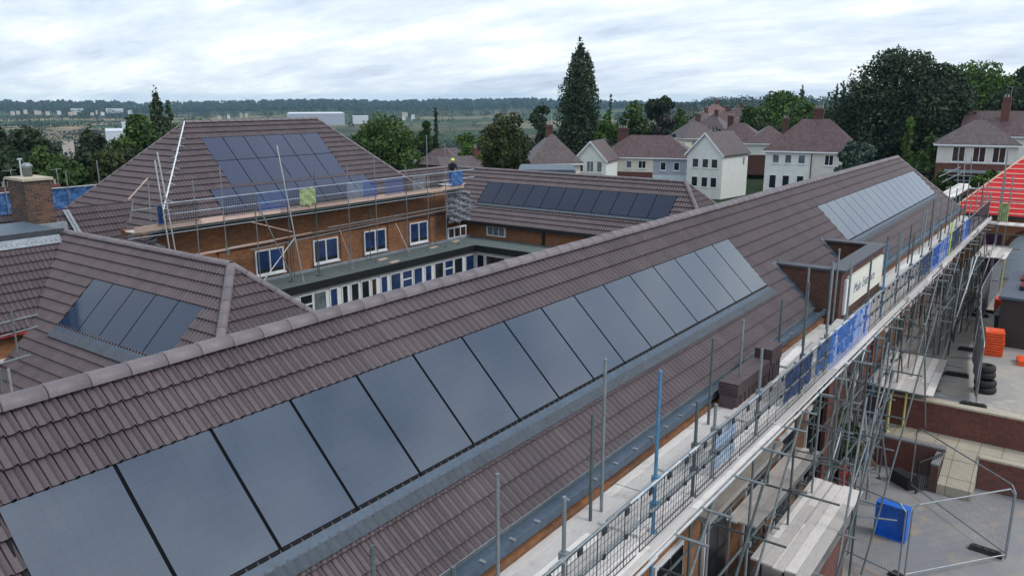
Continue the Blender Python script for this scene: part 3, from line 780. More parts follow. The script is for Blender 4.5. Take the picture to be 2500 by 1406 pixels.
# ledgers in lengths with a coupler at every joint
def ledger(y, z, x0, x1, mt='galv', name='ledger', step=6.0):
    m = MB(); x = x0; j = 0
    while x < x1:
        e = min(x+step+rnd.uniform(-.8, .8), x1)
        m.tube((x, y+(.012 if j % 2 else -.012), z+rnd.uniform(-.015, .015)), (e+.15, y+(.012 if j % 2 else -.012), z+rnd.uniform(-.015, .015)), .026, 7); x = e; j += 1
    m.build(name, mt, sf)
ledger(YO-.05, RAIL, 2.6, 47.5, 'galv', 'guard_rail'); ledger(YO-.05, MID, 2.6, 47.5, 'galv', 'guard_rail')
ledger(YX, DZ-.07, 2.6, 47.5, 'alu'); ledger(YI-.05, DZ-.09, 2.6, 47, 'galv_dark'); ledger(YO+.05, DZ-.1, 2.6, 47.5, 'galv_dark')
ledger(YO+.05, -8.25, 2.6, 47.5, 'galv_dark'); ledger(YI-.05, -8.25, 2.6, 47, 'galv_dark'); ledger(YI-.05, -10.0, 2.6, 25, 'galv_dark')
# blue-wrapped lengths of the top rail
for (a, b) in ((5.3, 6.4), (8.9, 9.35), (9.55, 10.4), (12.9, 13.4), (27, 29)): m = MB(); m.tube((a, YO-.05, RAIL), (b, YO-.05, RAIL), .031, 7); m.build('rail_sleeve', 'wire_pale', sf)
for a in np.arange(3.0, 22, .62):
    if rnd.random() < .6: m = MB(); m.tube((a, YO-.05, RAIL), (a+.3+.2*rnd.random(), YO-.05, RAIL), .033, 7); m.build('rail_sleeve', 'alu', sf)
# transoms poking out past the standards
xs = [3.5+1.2*i+rnd.uniform(-.15, .15) for i in range(36)]
for i, x in enumerate(xs):
    m = MB(); m.tube((x, YI+.06, DZ-.045-.01), (x, YX-.2-rnd.random()*.35, DZ-.055), .024, 6); m.build('transom', 'galv', sf)
for i in range(22):
    x = 4+i*2.0+rnd.uniform(-.2, .2); m = MB(); m.tube((x, YI+.1, -8.2), (x, YO-.5-rnd.random()*.9, -8.2), .024, 6); m.build('transom', 'galv_dark', sf)
# zigzag braces
for i, (xa, za, xb, zb_, y) in enumerate([(7.2, -11.3, 11.6, -6.2, YO-.09), (9.4, -11.3, 13.9, -6.2, YX), (12.0, -11.3, 16.4, -6.2, YO-.09), (14.5, -11.3, 19.9, -6.3, 3.3), (15.8, -11.3, 17.4, -6.2, 3.35),
        (18.2, -11.2, 21.2, -6.2, YO-.09), (21.9, -6.2, 19.7, -11.3, YX-.3), (19.0, -11.3, 26.2, -6.2, 3.35), (24.4, -6.2, 27.2, -10.3, 3.4), (26.2, -6.4, 34.5, -9.4, YO-.09), (31.5, -6.2, 28, -9.4, YX), (34, -6.3, 39, -9.4, YX-.1), (33.5, -9.4, 38.5, -6.2, YO-.09), (41, -9.4, 44.5, -6.2, YX)]):
    m = MB(); m.tube((xa, y, za), (xb, y, zb_), .025, 6); m.build('brace', 'galv' if i % 2 == 0 else 'galv_dark', sf)
# main deck: three inner boards, then the outer strip
m = MB()
for k, y in enumerate((4.55, 4.785, 5.02, 5.25, 5.46)):
    x = 2.6
    while x < 47.3:
        e = min(x+3.9, 47.3); z = DZ+rnd.uniform(-.006, .006)
        if k > 2 and x < DX1+.1 and e > DX0-.6:
            if x < DX0-.6: e = DX0-.6
            else: x = DX1+.15; continue
        m.box(x+.004, e-.004, y-.113, y+(.113 if k < 4 else .1), z-.035, z); x = e
    # overlaps where boards ride on one another
m.box(9.15, 9.9, 4.5, 5.14, DZ+.004, DZ+.04); m.box(21.3, 22.3, 4.5, 5.14, DZ+.004, DZ+.04); m.box(14.0, 15.9, 4.72, 5.17, DZ+.008, DZ+.045)
m.build('deck', 'boards', sf)
m = MB(); x = 2.6
while x < 47.3:
    e = min(x+3.9, 47.3); z = DZ-.01+rnd.uniform(-.005, .005); m.box(x+.004, e-.004, 4.18, 4.405, z-.035, z); x = e
m.build('deck', 'boards', sf)
x = 26
while x < 47:
    e = min(x+3.9, 47); m = MB(); m.box(x+.01, e-.01, YX-.02, YX+.015, DZ-.02, DZ+.13); x = e+(2.2 if rnd.random() < .3 else 0); m.build('toe_board', 'boards', sf)
for i, (x, y, L_, w_, an, lab) in enumerate(((17.6, 5.12, 2.4, .22, .05, 'loose pale plank lying askew on the scaffold deck beyond the tile stack'), (11.2, 5.0, 1.9, .22, -.04, 'loose plank lying on the scaffold deck nearer than the tile stack'), (20.4, 4.95, 2.0, .22, .06, 'loose plank on the scaffold deck just short of the brick parapet'))):
    m = MB(); U_ = Vector((math.cos(an), math.sin(an), .012)); V_ = Vector((-math.sin(an), math.cos(an), 0)); m.obox(Vector((x, y, DZ+.012)), U_*L_, V_*w_, (0, 0, .036)); tag(m.build('loose_plank', 'boards'), lab, 'plank', 'loose planks on the long scaffold deck')
# mesh guards (brick guards), one per bay
def guard(x0, x1, kind, y=YO-.085, z0=DZ+.0, z1=RAIL+.02):
    mt = {'k': 'wire_black', 'b': 'wire_blue', 'p': 'wire_pale'}[kind]; m = MB(); n = int((x1-x0)/.085)
    for i in range(n+1):
        x = x0+(x1-x0)*i/n; m.tube((x, y, z0), (x, y, z1), .0038 if i % 8 else .008, 3, cap=False)
    for k in range(9): z = z0+(z1-z0)*k/8; m.tube((x0, y-.004, z), (x1, y-.004, z), .0038 if k % 4 else .008, 3, cap=False)
    # clips
    for i in range(3): x = x0+(x1-x0)*(i+.5)/3; m.box(x-.05, x+.05, y-.012, y+.012, z1-.1, z1-.02); m.box(x-.03, x+.03, y-.012, y+.012, (z0+z1)/2-.03, (z0+z1)/2+.03)
    m.build('mesh_guard', mt, sf)
kinds = 'kkkkkkkkbbkkkkkbbkkbkkk'
ox = [o[0] for o in outer]
bays = []; x = 3.3
i = 0
while x < 46.6:
    e = x+1.75; guard(x, e, kinds[i % len(kinds)]); x = e+.1; i += 1
def sheet(par, name, x0, x1, y, z0, z1, mt, amp=.05, ax='x', nx=14, nz=8, seed=1):
    r = random.Random(seed); m = MB(); G_ = []
    for a in range(nx+1):
        row = []
        for b in range(nz+1):
            u = x0+(x1-x0)*a/nx; z = z0+(z1-z0)*b/nz + (r.uniform(-.04, .04) if b in (0, nz) else 0)
            d = amp*(math.sin(a*1.9+seed)+.6*math.sin(b*1.3+a*.7)+r.uniform(-.5, .5))
            row.append(m.vert((u, y+d, z) if ax == 'x' else (y+d, u, z)))
        G_.append(row)
    for a in range(nx):
        for b in range(nz): m.face((G_[a][b], G_[a+1][b], G_[a+1][b+1], G_[a][b+1]))
    return m.build(name, mt, par, False)
sheets = [(11.5, 12.5, 'sheet_pale'), (15.2, 17.0, 'sheet_navy'), (17.3, 18.6, 'sheet_blue'), (18.9, 21.2, 'sheet_pale'), (19.0, 20.4, 'sheet_blue'), (29.4, 31.4, 'sheet_blue'), (31.6, 33, 'sheet_navy'), (36.2, 38.2, 'sheet_blue'), (40, 41.2, 'sheet_navy')]
for i, (a, b, mt) in enumerate(sheets): sheet(sf, 'debris_sheet', a, b, YO-.02+.02*(i % 2), DZ+.06, RAIL-.03, mt, .018, seed=i)
m = MB(); m.tube((34.8, YO-.1, -6.3), (34.8, YO-.1, -4.7), .028, 6); m.build('lime_standard', 'hivis', sf)

# stacked roof tiles on the deck
for i, (xa, xb, ya, yb_, h, lab) in enumerate([(14.5, 16.35, 5.14, 5.5, .5, 'long dark stack of roof tiles stored on the scaffold deck'), (16.45, 17.1, 5.14, 5.48, .72, 'short tall bundle of roof tiles beyond the long stack on the scaffold deck')]):
    t = thing('tile_stack', lab, 'roof tiles', ((xa+xb)/2, (ya+yb_)/2, DZ), group='roof tiles stacked on the scaffold')
    m = MB(); x = xa
    while x < xb-.02:
        m.box(x, x+.034, ya+rnd.uniform(-.012, .012), yb_+rnd.uniform(-.012, .012), DZ+.001, DZ+h*.55+rnd.uniform(-.01, .01)); x += .042
    m.build('lower_tiles', 'tile_stack', t)
    m = MB(); z = DZ+h*.57
    while z < DZ+h:
        m.box(xa-.01+rnd.uniform(-.015, .015), xb+rnd.uniform(-.015, .015), ya-.02, yb_+.02, z, z+.034); z += .042
    m.build('flat_tiles', 'tile_stack', t)

# ------------------------------------------------------------------ working platforms lower down
def platform(label, poly_x, poly_y, z, nboards, legs=(), gap=.003, along='x', mat_='boards_across', skew=(0, 0), pile=True):
    x0, x1 = poly_x; y0, y1 = poly_y
    t = thing('work_platform', label, 'platform', ((x0+x1)/2, (y0+y1)/2, z), group='timber working platforms beside the long range')
    w = (y1-y0)/nboards
    for k in range(nboards):
        m = MB(); dx = rnd.uniform(-.06, .06); zz = z+rnd.uniform(-.006, .006)
        ya = y0+k*w; s0 = skew[0]*(k/nboards); 
        P = [(x0+dx+s0, ya+gap, zz-.038), (x1+dx, ya+gap+skew[1], zz-.038), (x1+dx, ya+w-gap+skew[1], zz-.038), (x0+dx+s0, ya+w-gap, zz-.038)]
        i = [m.vert(p) for p in P]+[m.vert((p[0], p[1], zz)) for p in P]; o = rnd.uniform(0, 50)
        m.face([i[j] for j in (4, 5, 6, 7)], [(o, k*.225+.01+7*k), (o+x1-x0, k*.225+.01+7*k), (o+x1-x0, k*.225+.21+7*k), (o, k*.225+.21+7*k)])
        for q in ((0, 1, 5, 4), (1, 2, 6, 5), (2, 3, 7, 6), (3, 0, 4, 7), (3, 2, 1, 0)): m.face([i[j] for j in q])
        m.build('board', 'boards', t)
    for (x, y, zb_, mt) in legs:
        m = MB(); m.tube((x, y, zb_), (x, y, z-.09), .028 if mt != 'yellow_paint' else .035, 8)
        m.box(x-.08, x+.08, y-.08, y+.08, zb_, zb_+.012); m.build('leg', mt, t)
    for x in (x0+.35, (x0+x1)/2, x1-.35): m = MB(); m.tube((x, y0-.35, z-.065), (x, y1+.2, z-.065), .025, 7); m.build('bearer', 'galv', t)
    return t
platform('nearest timber working platform of five wide pale boards by the lower yard', (14.4, 18.75), (3.46, 4.62), -9.0, 5,
         [(14.7, 3.5, ZL, 'galv_dark'), (18.4, 3.5, ZL, 'galv_dark'), (14.7, 4.55, ZL, 'galv'), (18.4, 4.5, ZL, 'galv')], skew=(0, .0))
platform('narrow platform of worn boards between the nearest platform and the school wall', (15.3, 19.9), (4.78, 5.46), -8.8, 3,
         [(15.6, 5.0, ZL, 'galv_dark'), (18.9, 5.0, ZL, 'galv_dark')])
m = MB(); m.box(13.0, 17.2, 4.95, WY-.002, -7.72, -7.6); m.build('canopy', 'concrete', front)
ul = [(q[0], q[1], z_, 'yellow_paint') for q, z_ in ((atz(2165, 1052, ZT), ZT), (atz(2203, 1045, ZT), ZT), (atz(2128, 1020, ZT), ZT))]
platform('broad platform of bleached boards on yellow props above the brick terrace', (26.75, 31.0), (3.25, 5.15), -9.08, 8,
         ul+[(30.4, 3.5, ZU, 'galv_dark'), (28.6, 3.45, ZU, 'galv_dark')], skew=(0, .2))
fz = -7.45
c0 = atz(2380, 622, fz); c1 = atz(2455, 632, fz); c2 = atz(2468, 602, fz)
yl = [atz(2432, 706, ZU), atz(2441, 706, ZU)]
platform('far timber platform beside the purple door of the red-roofed hall', (c1.x, c2.x), (c1.y, c0.y), fz, 6, [(yl[0].x+.4, yl[0].y, ZU, 'yellow_paint'), (yl[1].x+.4, yl[1].y, ZU, 'yellow_paint'), (c0.x+.3, c0.y-.2, ZU, 'galv')])
# independent bracing tower in the middle
tw = thing('scaffold_tower', 'tangle of braced scaffold tubes standing between the two nearer platforms', 'scaffold', (21.5, 3.9, ZL))
for i, (x, y, zt_) in enumerate([(19.6, 4.1, -6.4), (21.3, 4.15, -6.3), (23.0, 4.15, -6.2), (24.9, 4.2, -6.3), (21.3, 4.9, -6.3), (23.0, 4.95, -6.3), (24.9, 5.0, -6.2), (19.7, 4.95, -6.7)]):
    m = MB(); m.tube((x, y, ZL), (x+rnd.uniform(-.06, .06), y, zt_), .026, 7); m.box(x-.07, x+.07, y-.07, y+.07, ZL, ZL+.01)
    for zz in (-7.6, -8.7, -9.8): m.box(x-.05, x+.05, y-.06, y+.05, zz-.05, zz+.05)
    m.build('standard', ['galv', 'galv_dark'][i % 2], tw)
for z in (-7.2, -8.0, -8.8, -9.6, -10.4):
    for x in (19.6, 21.3, 23.0, 24.9):
        if rnd.random() < .8: m = MB(); m.tube((x+.03, 3.75+rnd.random()*.3, z), (x+.03, 5.45, z), .025, 6); m.build('transom', 'galv', tw)
for z, y in ((-7.3, 4.2), (-8.7, 4.15), (-9.9, 4.2), (-8.3, 4.9), (-10.3, 4.9)):
    m = MB(); m.tube((19.2, y, z), (25.4, y, z+.02), .025, 6); m.build('ledger', 'galv_dark', tw)
bb = [(atz(1992, 1165, ZL+.3), aty(2068, 885, 4.05)), ((19.9, 4.1, -10.4), (24.9, 4.1, -7.2)), ((23.0, 4.05, -11.2), (21.3, 4.1, -8.0)), ((21.9, 3.9, -8.0), (24.6, 3.9, -11.2)), ((22.0, 4.9, -6.8), (24.3, 4.9, -11.2)), ((20.2, 4.9, -11.2), (23.6, 4.9, -7.2)), ((19.6, 4.5, -9.4), (22.6, 4.5, -6.5))]
for i, (a, b) in enumerate(bb):
    m = MB(); m.tube(a, b, .026, 6); m.build('brace', 'galv' if i % 2 else 'alu', tw)
for i in range(12):
    x = 31.6+i*1.25; m = MB(); zt_ = rnd.uniform(-7.2, -6.3); m.tube((x, 4.0-.25*rnd.random(), ground_z(x, 4)), (x+.05, 4.0, zt_), .026, 6); m.build('standard', 'galv_dark' if i % 2 else 'galv', sf)
for i in range(9):
    x = 27+i*2.1; m = MB(); m.tube((x, YI-.1, -9.3), (x+1.9, YI-.15, -6.3), .025, 6) if i % 2 else m.tube((x+1.9, YO+.1, -9.3), (x, YO+.1, -6.3), .025, 6); m.build('brace', 'galv_dark', sf)
t2 = thing('scaffold_tower', 'cluster of outer scaffold tubes and raking braces standing on the upper yard', 'scaffold', (34, 3.6, ZU))
for i in range(14):
    x = 32+i*.95+rnd.uniform(-.2, .2); y = 4.15-.35*(i % 2)-.15*rnd.random()
    m = MB(); m.tube((x, y, ZU), (x, y, -6.6-1.2*rnd.random()), .026, 6); m.build('standard', ['galv', 'galv_dark'][i % 2], t2)
for i in range(12):
    x = 31.5+i*1.15; z = [-7.3, -8.1, -8.8][i % 3]; m = MB(); m.tube((x, 3.45+.3*rnd.random(), z), (x, 4.6, z), .025, 6); m.build('transom', 'galv', t2)
for i, (a, b) in enumerate([((31.5, 3.7, -9.4), (38.5, 3.7, -6.5)), ((33, 3.7, -9.3), (34.2, 3.7, -6.3)), ((38, 3.8, -6.5), (36.4, 3.8, -9.4)), ((37, 3.6, -9.4), (44, 3.6, -6.8))]):
    m = MB(); m.tube(a, b, .026, 6); m.build('brace', 'alu' if i % 2 == 0 else 'galv', t2)
for (z, y) in ((-7.3, 3.8), (-8.4, 3.75)): m = MB(); m.tube((31, y, z), (45, y, z), .025, 6); m.build('ledger', 'galv_dark', t2)

# ------------------------------------------------------------------ scaffold round the hall
hs = thing('scaffold', 'tube scaffold with pink toe board and coloured guards along the eaves of the tall hall', 'scaffold', (26, 29, CZ))
HYO, HYI = 29.05, 29.85
dz = aty(700, 517, HYO).z - .02
hx0 = aty(330, 575, HYO).x; hx1 = aty(1132, 462, HYO).x
m = MB(); m.box(hx0, hx1, HYO-.02, HYO+.02, dz, dz+.22); m.build('toe_board', 'boards_pink', hs)
m = MB()
for k in range(3): m.box(hx0, hx1, HYO+.05+k*.23, HYO+.27+k*.23, dz-.03, dz+.01)
m.build('deck', 'boards', hs)
for (z, mt) in ((dz-.08, 'galv_dark'), (dz-.2, 'lead_pale')):
    m = MB(); m.tube((hx0-.3, HYO+.0, z), (hx1+.2, HYO+.0, z), .025, 6); m.build('ledger', mt, hs)
for z in (dz+.55, dz+.98):
    m = MB(); m.tube((hx0+1.2, HYO-.04, z), (hx1+.9, HYO-.04, z), .025, 6); m.build('guard_rail', 'wire_pale', hs)
zl2 = aty(700, 578, HYO).z
for (px0, py0, px1, py1, y) in ((465, 625, 760, 568, HYO), (610, 610, 1090, 512, HYO), (560, 605, 980, 530, HYO+.1), (800, 556, 1130, 498, HYO), (1090, 515, 1165, 505, HYO-.1)):
    a = aty(px0, py0, y); b = aty(px1, py1, y); m = MB(); m.tube(a, b, .025, 6); m.build('ledger', 'boards_pink' if px0 in (465,) else 'galv', hs)
m = MB(); a = aty(462, 628, HYO+.2); b = aty(670, 590, HYO+.2); m.obox(a, b-a, (0, .22, 0), (0, 0, .04)); m.build('loose_board', 'boards_pink', hs)
def seg(px0, py0, y0, px1, py1, y1, name='standard', mt='galv', r=.026):
    a = aty(px0, py0, y0); b = aty(px1, py1, y1); m = MB(); m.tube(a, b, r, 6); m.build(name, mt, hs)
zr_ = CZ
for (pt, yt, pb, mt) in ((470, 440, 484, 'galv'), (536, 405, 551, 'galv'), (620, 470, 632, 'galv'), (698, 440, 703, 'galv_dark'), (766, 420, 778, 'galv_dark'), (846, 400, 857, 'galv'), (913, 378, 926, 'galv'), (990, 405, 997, 'galv'),
                         (1041, 330, 1051, 'galv'), (1086, 352, 1094, 'galv'), (1120, 392, 1122, 'galv')):
    a = aty(pt, yt, HYO-.03); x = a.x
    m = MB(); m.tube((x, HYO-.03, a.z), (x, HYO-.03, CZ+.01), .026, 6); m.box(x-.12, x+.12, HYO-.15, HYO+.1, CZ+.001, CZ+.04)
    m.build('standard', mt, hs)
for (px, py) in ((715, 610), (770, 560), (900, 520), (985, 500), (1060, 480)):
    a = aty(px, py, HYI); m = MB(); m.tube((a.x, HYI, dz+.02), (a.x, HYI, CZ), .024, 6); m.build('standard', 'galv_dark', hs)
seg(676, 355, HYO-.2, 742, 690, CYE+.5, 'raking_tube', 'alu', .03)
seg(384, 372, HYO-.1, 428, 612, HYO-.2, 'raking_tube', 'alu', .03); seg(378, 392, HYO-.1, 414, 610, HYO-.2, 'raking_tube', 'alu', .03)
seg(620, 480, HYO, 720, 690, CYE+.4, 'raking_tube', 'galv'); seg(720, 580, HYO, 640, 690, CYE+.6, 'raking_tube', 'galv'); seg(828, 560, HYO, 862, 650, CYE+.5, 'raking_tube', 'galv')
seg(966, 545, HYO, 1000, 618, CYE+.5, 'raking_tube', 'boards_pink'); seg(612, 542, HYO, 712, 566, HYO-.1, 'raking_tube', 'boards_pink'); seg(560, 612, HYO, 556, 624, HYO-.4, 'raking_tube', 'galv')
seg(313, 488, HYO+.5, 360, 436, HYO+1.2, 'raking_tube', 'boards_pink'); seg(318, 540, HYO+.5, 325, 485, HYO+.5, 'raking_tube', 'galv'); seg(322, 515, HYO+.4, 400, 505, HYO+.2, 'raking_tube', 'galv')
seg(362, 450, HYO+.6, 368, 540, HYO+.5, 'raking_tube', 'galv')
def hguard(pa, pb, mt, full=True):
    xa = aty(pa, 500, HYO).x; xb = aty(pb, 500, HYO).x; m = MB(); y = HYO-.06; z0, z1 = dz+.2, dz+.97; n = max(4, int((xb-xa)/.1))
    for i in range(n+1): x = xa+(xb-xa)*i/n; m.tube((x, y, z0), (x, y, z1), .009, 3, cap=False)
    for k in range(8): z = z0+(z1-z0)*k/7; m.tube((xa, y, z), (xb, y, z), .009, 3, cap=False)
    m.build('mesh_guard', mt, hs)
for (a, b, mt) in ((395, 480, 'wire_black'), (545, 625, 'wire_black'), (705, 728, 'wire_black'), (770, 845, 'wire_black'), (985, 1040, 'wire_black'), (1050, 1078, 'wire_black'), (628, 700, 'wire_blue'), (845, 885, 'wire_pale'), (886, 920, 'wire_blue'), (940, 982, 'wire_blue'), (1008, 1040, 'wire_pale'), (1092, 1128, 'wire_blue')): hguard(a, b, mt)
for i, (a, b, mt) in enumerate(((730, 768, 'sheet_lime'), (1100, 1126, 'sheet_blue'), (378, 390, 'sheet_navy'))):
    xa = aty(a, 490, HYO).x; xb = aty(b, 490, HYO).x; sheet(hs, 'debris_sheet', xa, xb, HYO-.1, dz+.22, dz+.95, mt, .02, seed=i+20)
xa = aty(1094, 500, HYO+.3).x; xb = aty(1150, 500, HYO+.3).x
tag(sheet(None, 'debris_netting', xa, xb, HYO+.3, aty(1120, 540, HYO).z-.1, aty(1120, 470, HYO).z, 'netting_grey', .1, nx=18, nz=22, seed=5), 'wrinkled grey debris netting hung on the scaffold corner above the flat roof', 'netting')
# base plates and small clutter on the felt roof
for i, (px, py) in enumerate(((838, 636), (792, 620), (905, 612), (935, 634), (964, 640), (690, 672), (1060, 605), (1040, 598), (1115, 590))):
    p = atz(px, py, CZ); m = MB(); m.obox((p.x-.35, p.y-.1, CZ+.002), (.7, .1, 0), (-.03, .22, 0), (0, 0, .035))
    tag(m.build('small_plank', 'boards_pink'), 'small timber sole board lying on the green felt roof', 'board', 'sole boards scattered on the felt roof')
for i, (px, py, lab) in enumerate(((890, 618, 'small dark heap of slings and clamps on the felt roof, nearer the camera'), (985, 605, 'longer dark heap of straps and timber on the felt roof below the fourth hall window'))):
    p = atz(px, py, CZ); m = MB()
    for k in range(12):
        a = p+Vector((rnd.uniform(-.5, .5)*(1+i), rnd.uniform(-.2, .2), .03+.08*rnd.random())); b = a+Vector((rnd.uniform(-.4, .4), rnd.uniform(-.2, .2), rnd.uniform(-.02, .1))); m.tube(a, b, .03, 5)
    tag(m.build('rubble_heap', ['black_plastic', 'bark'][i]), lab, 'debris')

# ------------------------------------------------------------------ small scaffold at the left edge
ls_ = thing('scaffold', 'small scaffold deck with tubes at the left edge of the picture under the cross range', 'scaffold', (8.5, 24, ZL))
for (pa, pb, y, n, mt, r) in (((0, 790), (92, 768), 24.2, 'guard_rail', 'galv', .03), ((0, 822), (92, 797), 24.2, 'guard_rail', 'galv', .03), ((0, 888), (75, 866), 23.9, 'ledger', 'galv', .03), ((28, 755), (46, 878), 24.1, 'standard', 'galv', .028), ((0, 900), (8, 965), 22.5, 'standard', 'galv', .03), ((20, 900), (31, 965), 22.5, 'standard', 'alu', .035)):
    a = aty(*pa, y); b = aty(*pb, y)
    if pb[0]-pa[0] > 60: a = a+(a-b)*1.2
    if n == 'standard' and y < 23: b = b+(b-a)*1.5
    m = MB(); m.tube(a, b, r, 7); m.build(n, mt, ls_)
pz = -7.55; a = atz(0, 885, pz); b = atz(78, 862, pz); c = atz(20, 838, pz)
m = MB(); m.obox((a.x-4, a.y, pz-.04), (b.x-a.x+4, 0, 0), (0, 1.1, 0), (0, 0, .04)); m.build('deck', 'boards', ls_)

# blue sheeted scaffold behind the chimney
bs = thing('scaffold', 'scaffold wrapped in bright blue sheeting behind the brick chimney', 'scaffold', (18, 42, ZL))
za = aty(130, 470, 42).z; zb2 = aty(130, 508, 42).z; xa = aty(-60, 490, 42).x; xb = aty(236, 455, 42).x
sheet(bs, 'blue_sheet', xa, xb, 42, zb2-.1, za+.18, 'sheet_blue', .05, nx=50, nz=6, seed=9)
for z in (zb2-.1, za+.2): m = MB(); m.tube((xa, 41.9, z), (xb, 41.9, z), .03, 6); m.build('ledger', 'alu', bs)
m = MB(); m.box(xa, xb, 42.1, 42.3, zb2-.45, zb2-.12); m.build('toe_board', 'red_things', bs)
for px, py in ((8, 435), (30, 430), (160, 418), (236, 392), (98, 445)):
    p = aty(px, py, 41.85); m = MB(); m.tube((p.x, 41.85, p.z), (p.x+.05, 41.85, zb2-1), .03, 6); m.build('standard', 'galv', bs)
# rails behind the far hip
fs = thing('scaffold', 'scaffold landing with double rails behind the far end of the long roof', 'scaffold', (50, 9, ZU))
for (pa, pb, Y) in (((2292, 432), (2345, 408), 10.5), ((2300, 445), (2352, 420), 10.5), ((2325, 428), (2460, 430), 11), ((2330, 440), (2460, 446), 11)):
    a = aty(*pa, Y); b = aty(*pb, Y); m = MB(); m.tube(a, b, .035, 6); m.build('guard_rail', 'galv', fs)
for (pa, pb, Y) in (((2358, 370), (2350, 470), 11.2), ((2372, 380), (2370, 440), 11.2), ((2340, 375), (2338, 460), 12)):
    a = aty(*pa, Y); b = aty(*pb, Y); m = MB(); m.tube(a, b, .045, 6); m.build('standard', 'alu', fs)
p = aty(2300, 480, 9.5); q = aty(2350, 440, 9.5); m = MB(); m.obox((p.x-1, 8.6, p.z), (q.x-p.x+1.5, 0, 0), (0, 1.2, 0), (0, 0, .1)); m.build('deck', 'boards', fs)
rs = thing('scaffold', 'thin scaffold tubes standing in front of the red membrane roof', 'scaffold', (48.5, 1, ZU))
for (px, py) in ((2462, 362), (2455, 430), (2475, 425), (2420, 470), (2402, 476)):
    p = atx(px, py, 48.4); m = MB(); m.tube((48.4, p.y, p.z), (48.4, p.y+.03, ZU), .035, 6); m.build('standard', 'galv', rs)
for z in (-4.6, -5.2, -6.9): m = MB(); m.tube((48.35, -3, z), (48.35, 4.9, z), .03, 6); m.build('guard_rail', 'galv', rs)
m = MB(); m.box(47.5, 48.6, -3, 4.9, -6.35, -6.3); m.build('deck', 'boards', rs)
sheet(rs, 'debris_sheet', 3.5, 3.95, 48.3, -6.25, -5.3, 'sheet_lime', .04, ax='y', seed=3)

# ================================================================== YARD
def st_box(name, x0, x1, y0, y1, z0, z1, mt):
    m = MB(); m.box(x0, x1, y0, y1, z0, z1); return struct(m.build(name, mt))
def groundmat(name, base, stain, stain2, scale=.35, paving=None):
    m, nt, b = newmat(name); v = coord(nt)
    n1 = noise(nt, v, scale, 8, .7); n2 = noise(nt, v, scale*3.1, 6, .65); n3 = noise(nt, v, 30, 3)
    c = mix(nt, ramp(nt, n1, [(.45, (0, 0, 0)), (.62, (1, 1, 1))]), base, stain)
    c = mix(nt, ramp(nt, n2, [(.52, (0, 0, 0)), (.7, (.85,)*3)]), c, stain2)
    c = mix(nt, .5, c, ramp(nt, n3, [(.3, (.75,)*3), (.7, (1.15,)*3)]), 'MULTIPLY')
    if paving:
        t = nd(nt, 'ShaderNodeTexBrick'); nt.links.new(coord(nt, 'UV'), t.inputs['Vector']); t.offset = 0
        t.inputs['Scale'].default_value = 1; t.inputs['Brick Width'].default_value = paving; t.inputs['Row Height'].default_value = paving
        t.inputs['Mortar Size'].default_value = .012
        for k, cc in (('Color1', (1, 1, 1)), ('Color2', (.88, .88, .86)), ('Mortar', (.45, .42, .36))): t.inputs[k].default_value = (*cc, 1)
        c = mix(nt, 1.0, c, t.outputs['Color'], 'MULTIPLY')
    nt.links.new(c, b.inputs['Base Color']); b.inputs['Roughness'].default_value = .85
    bump(nt, b, n3, .2, .01); return m
groundmat('tarmac', (.24, .24, .255), (.31, .3, .295), (.4, .31, .23), .5)
groundmat('tarmac_dry', (.29, .285, .285), (.4, .36, .31), (.54, .48, .41), .3)
groundmat('slabs', (.46, .41, .33), (.4, .36, .3), (.5, .45, .37), .5, .6)
st_box('lower_yard', 2, 26.1, -14, WY, ZL-.4, ZL, 'tarmac')
st_box('terrace', 26.1, 27.45, -14, WY, ZL-.4, ZT, 'slabs')
st_box('upper_yard', 27.45, 50, -40, WY, ZL-.4, ZU, 'tarmac_dry')
# ramp of cream slabs between the two low walls
ry0, ry1 = 1.72, 2.62
m = MB(); zb_ = -11.1; xr0, xr1 = 24.9, 26.1
m.hexa([(xr0, ry0, ZL), (xr1, ry0, ZL), (xr1, ry1, ZL), (xr0, ry1, ZL), (xr0, ry0, zb_), (xr1, ry0, ZT+.003), (xr1, ry1, ZT+.003), (xr0, ry1, zb_)])
struct(m.build('ramp', 'slabs'))
def low_wall(label, x0, x1, y0, y1, z0, z1, mt='brick_red', over=.04, cap='coping'):
    t = thing('brick_wall', label, 'wall', ((x0+x1)/2, (y0+y1)/2, z0))
    m = MB(); m.box(x0, x1, y0, y1, z0-.1, z1-.06); m.build('brickwork', mt, t)
    m = MB(); m.box(x0-over, x1+over, y0-over, y1+over, z1-.06, z1); m.build('coping', cap, t)
low_wall('long brick retaining wall with cream coping between the terrace and the upper yard', 27.28, 27.6, -14, WY-.05, ZT, ZU+.05)
low_wall('low brick wall on the school side of the slab ramp', 25.95, 26.15, ry1+.02, 4.55, ZL, ZT+.06, 'brick_red', .02, 'coping_grey')
low_wall('low brick wall at the right edge beyond the slab ramp', 25.95, 26.15, -14, ry0-.02, ZL, ZT+.06, 'brick_red', .02)
low_wall('short brick cheek wall along the inner side of the slab ramp', 24.9, 25.93, ry1+.02, ry1+.22, ZL, ZT-.05, 'brick_dark', .01, 'coping_grey')
# black railing gate folded against the wall
gt = thing('railing_gate', 'black iron railing gate standing open by the slab ramp', 'gate', (25.2, 3.2, ZL))
a = atz(2235, 1205, ZL); b = atz(2292, 1180, ZL)
m = MB(); d = (b-a); n = 11
for i in range(n+1): p = a+d*(i/n); m.tube(p, p+Vector((0, 0, 1.0)), .013, 5)
m.build('bars', 'black_plastic', gt)
m = MB(); m.tube(a+Vector((0, 0, 1.0)), b+Vector((0, 0, 1.0)), .02); m.tube(a+Vector((0, 0, .1)), b+Vector((0, 0, .1)), .02); m.tube(a, a+Vector((0, 0, 1.08)), .025); m.build('gate_frame', 'black_plastic', gt)

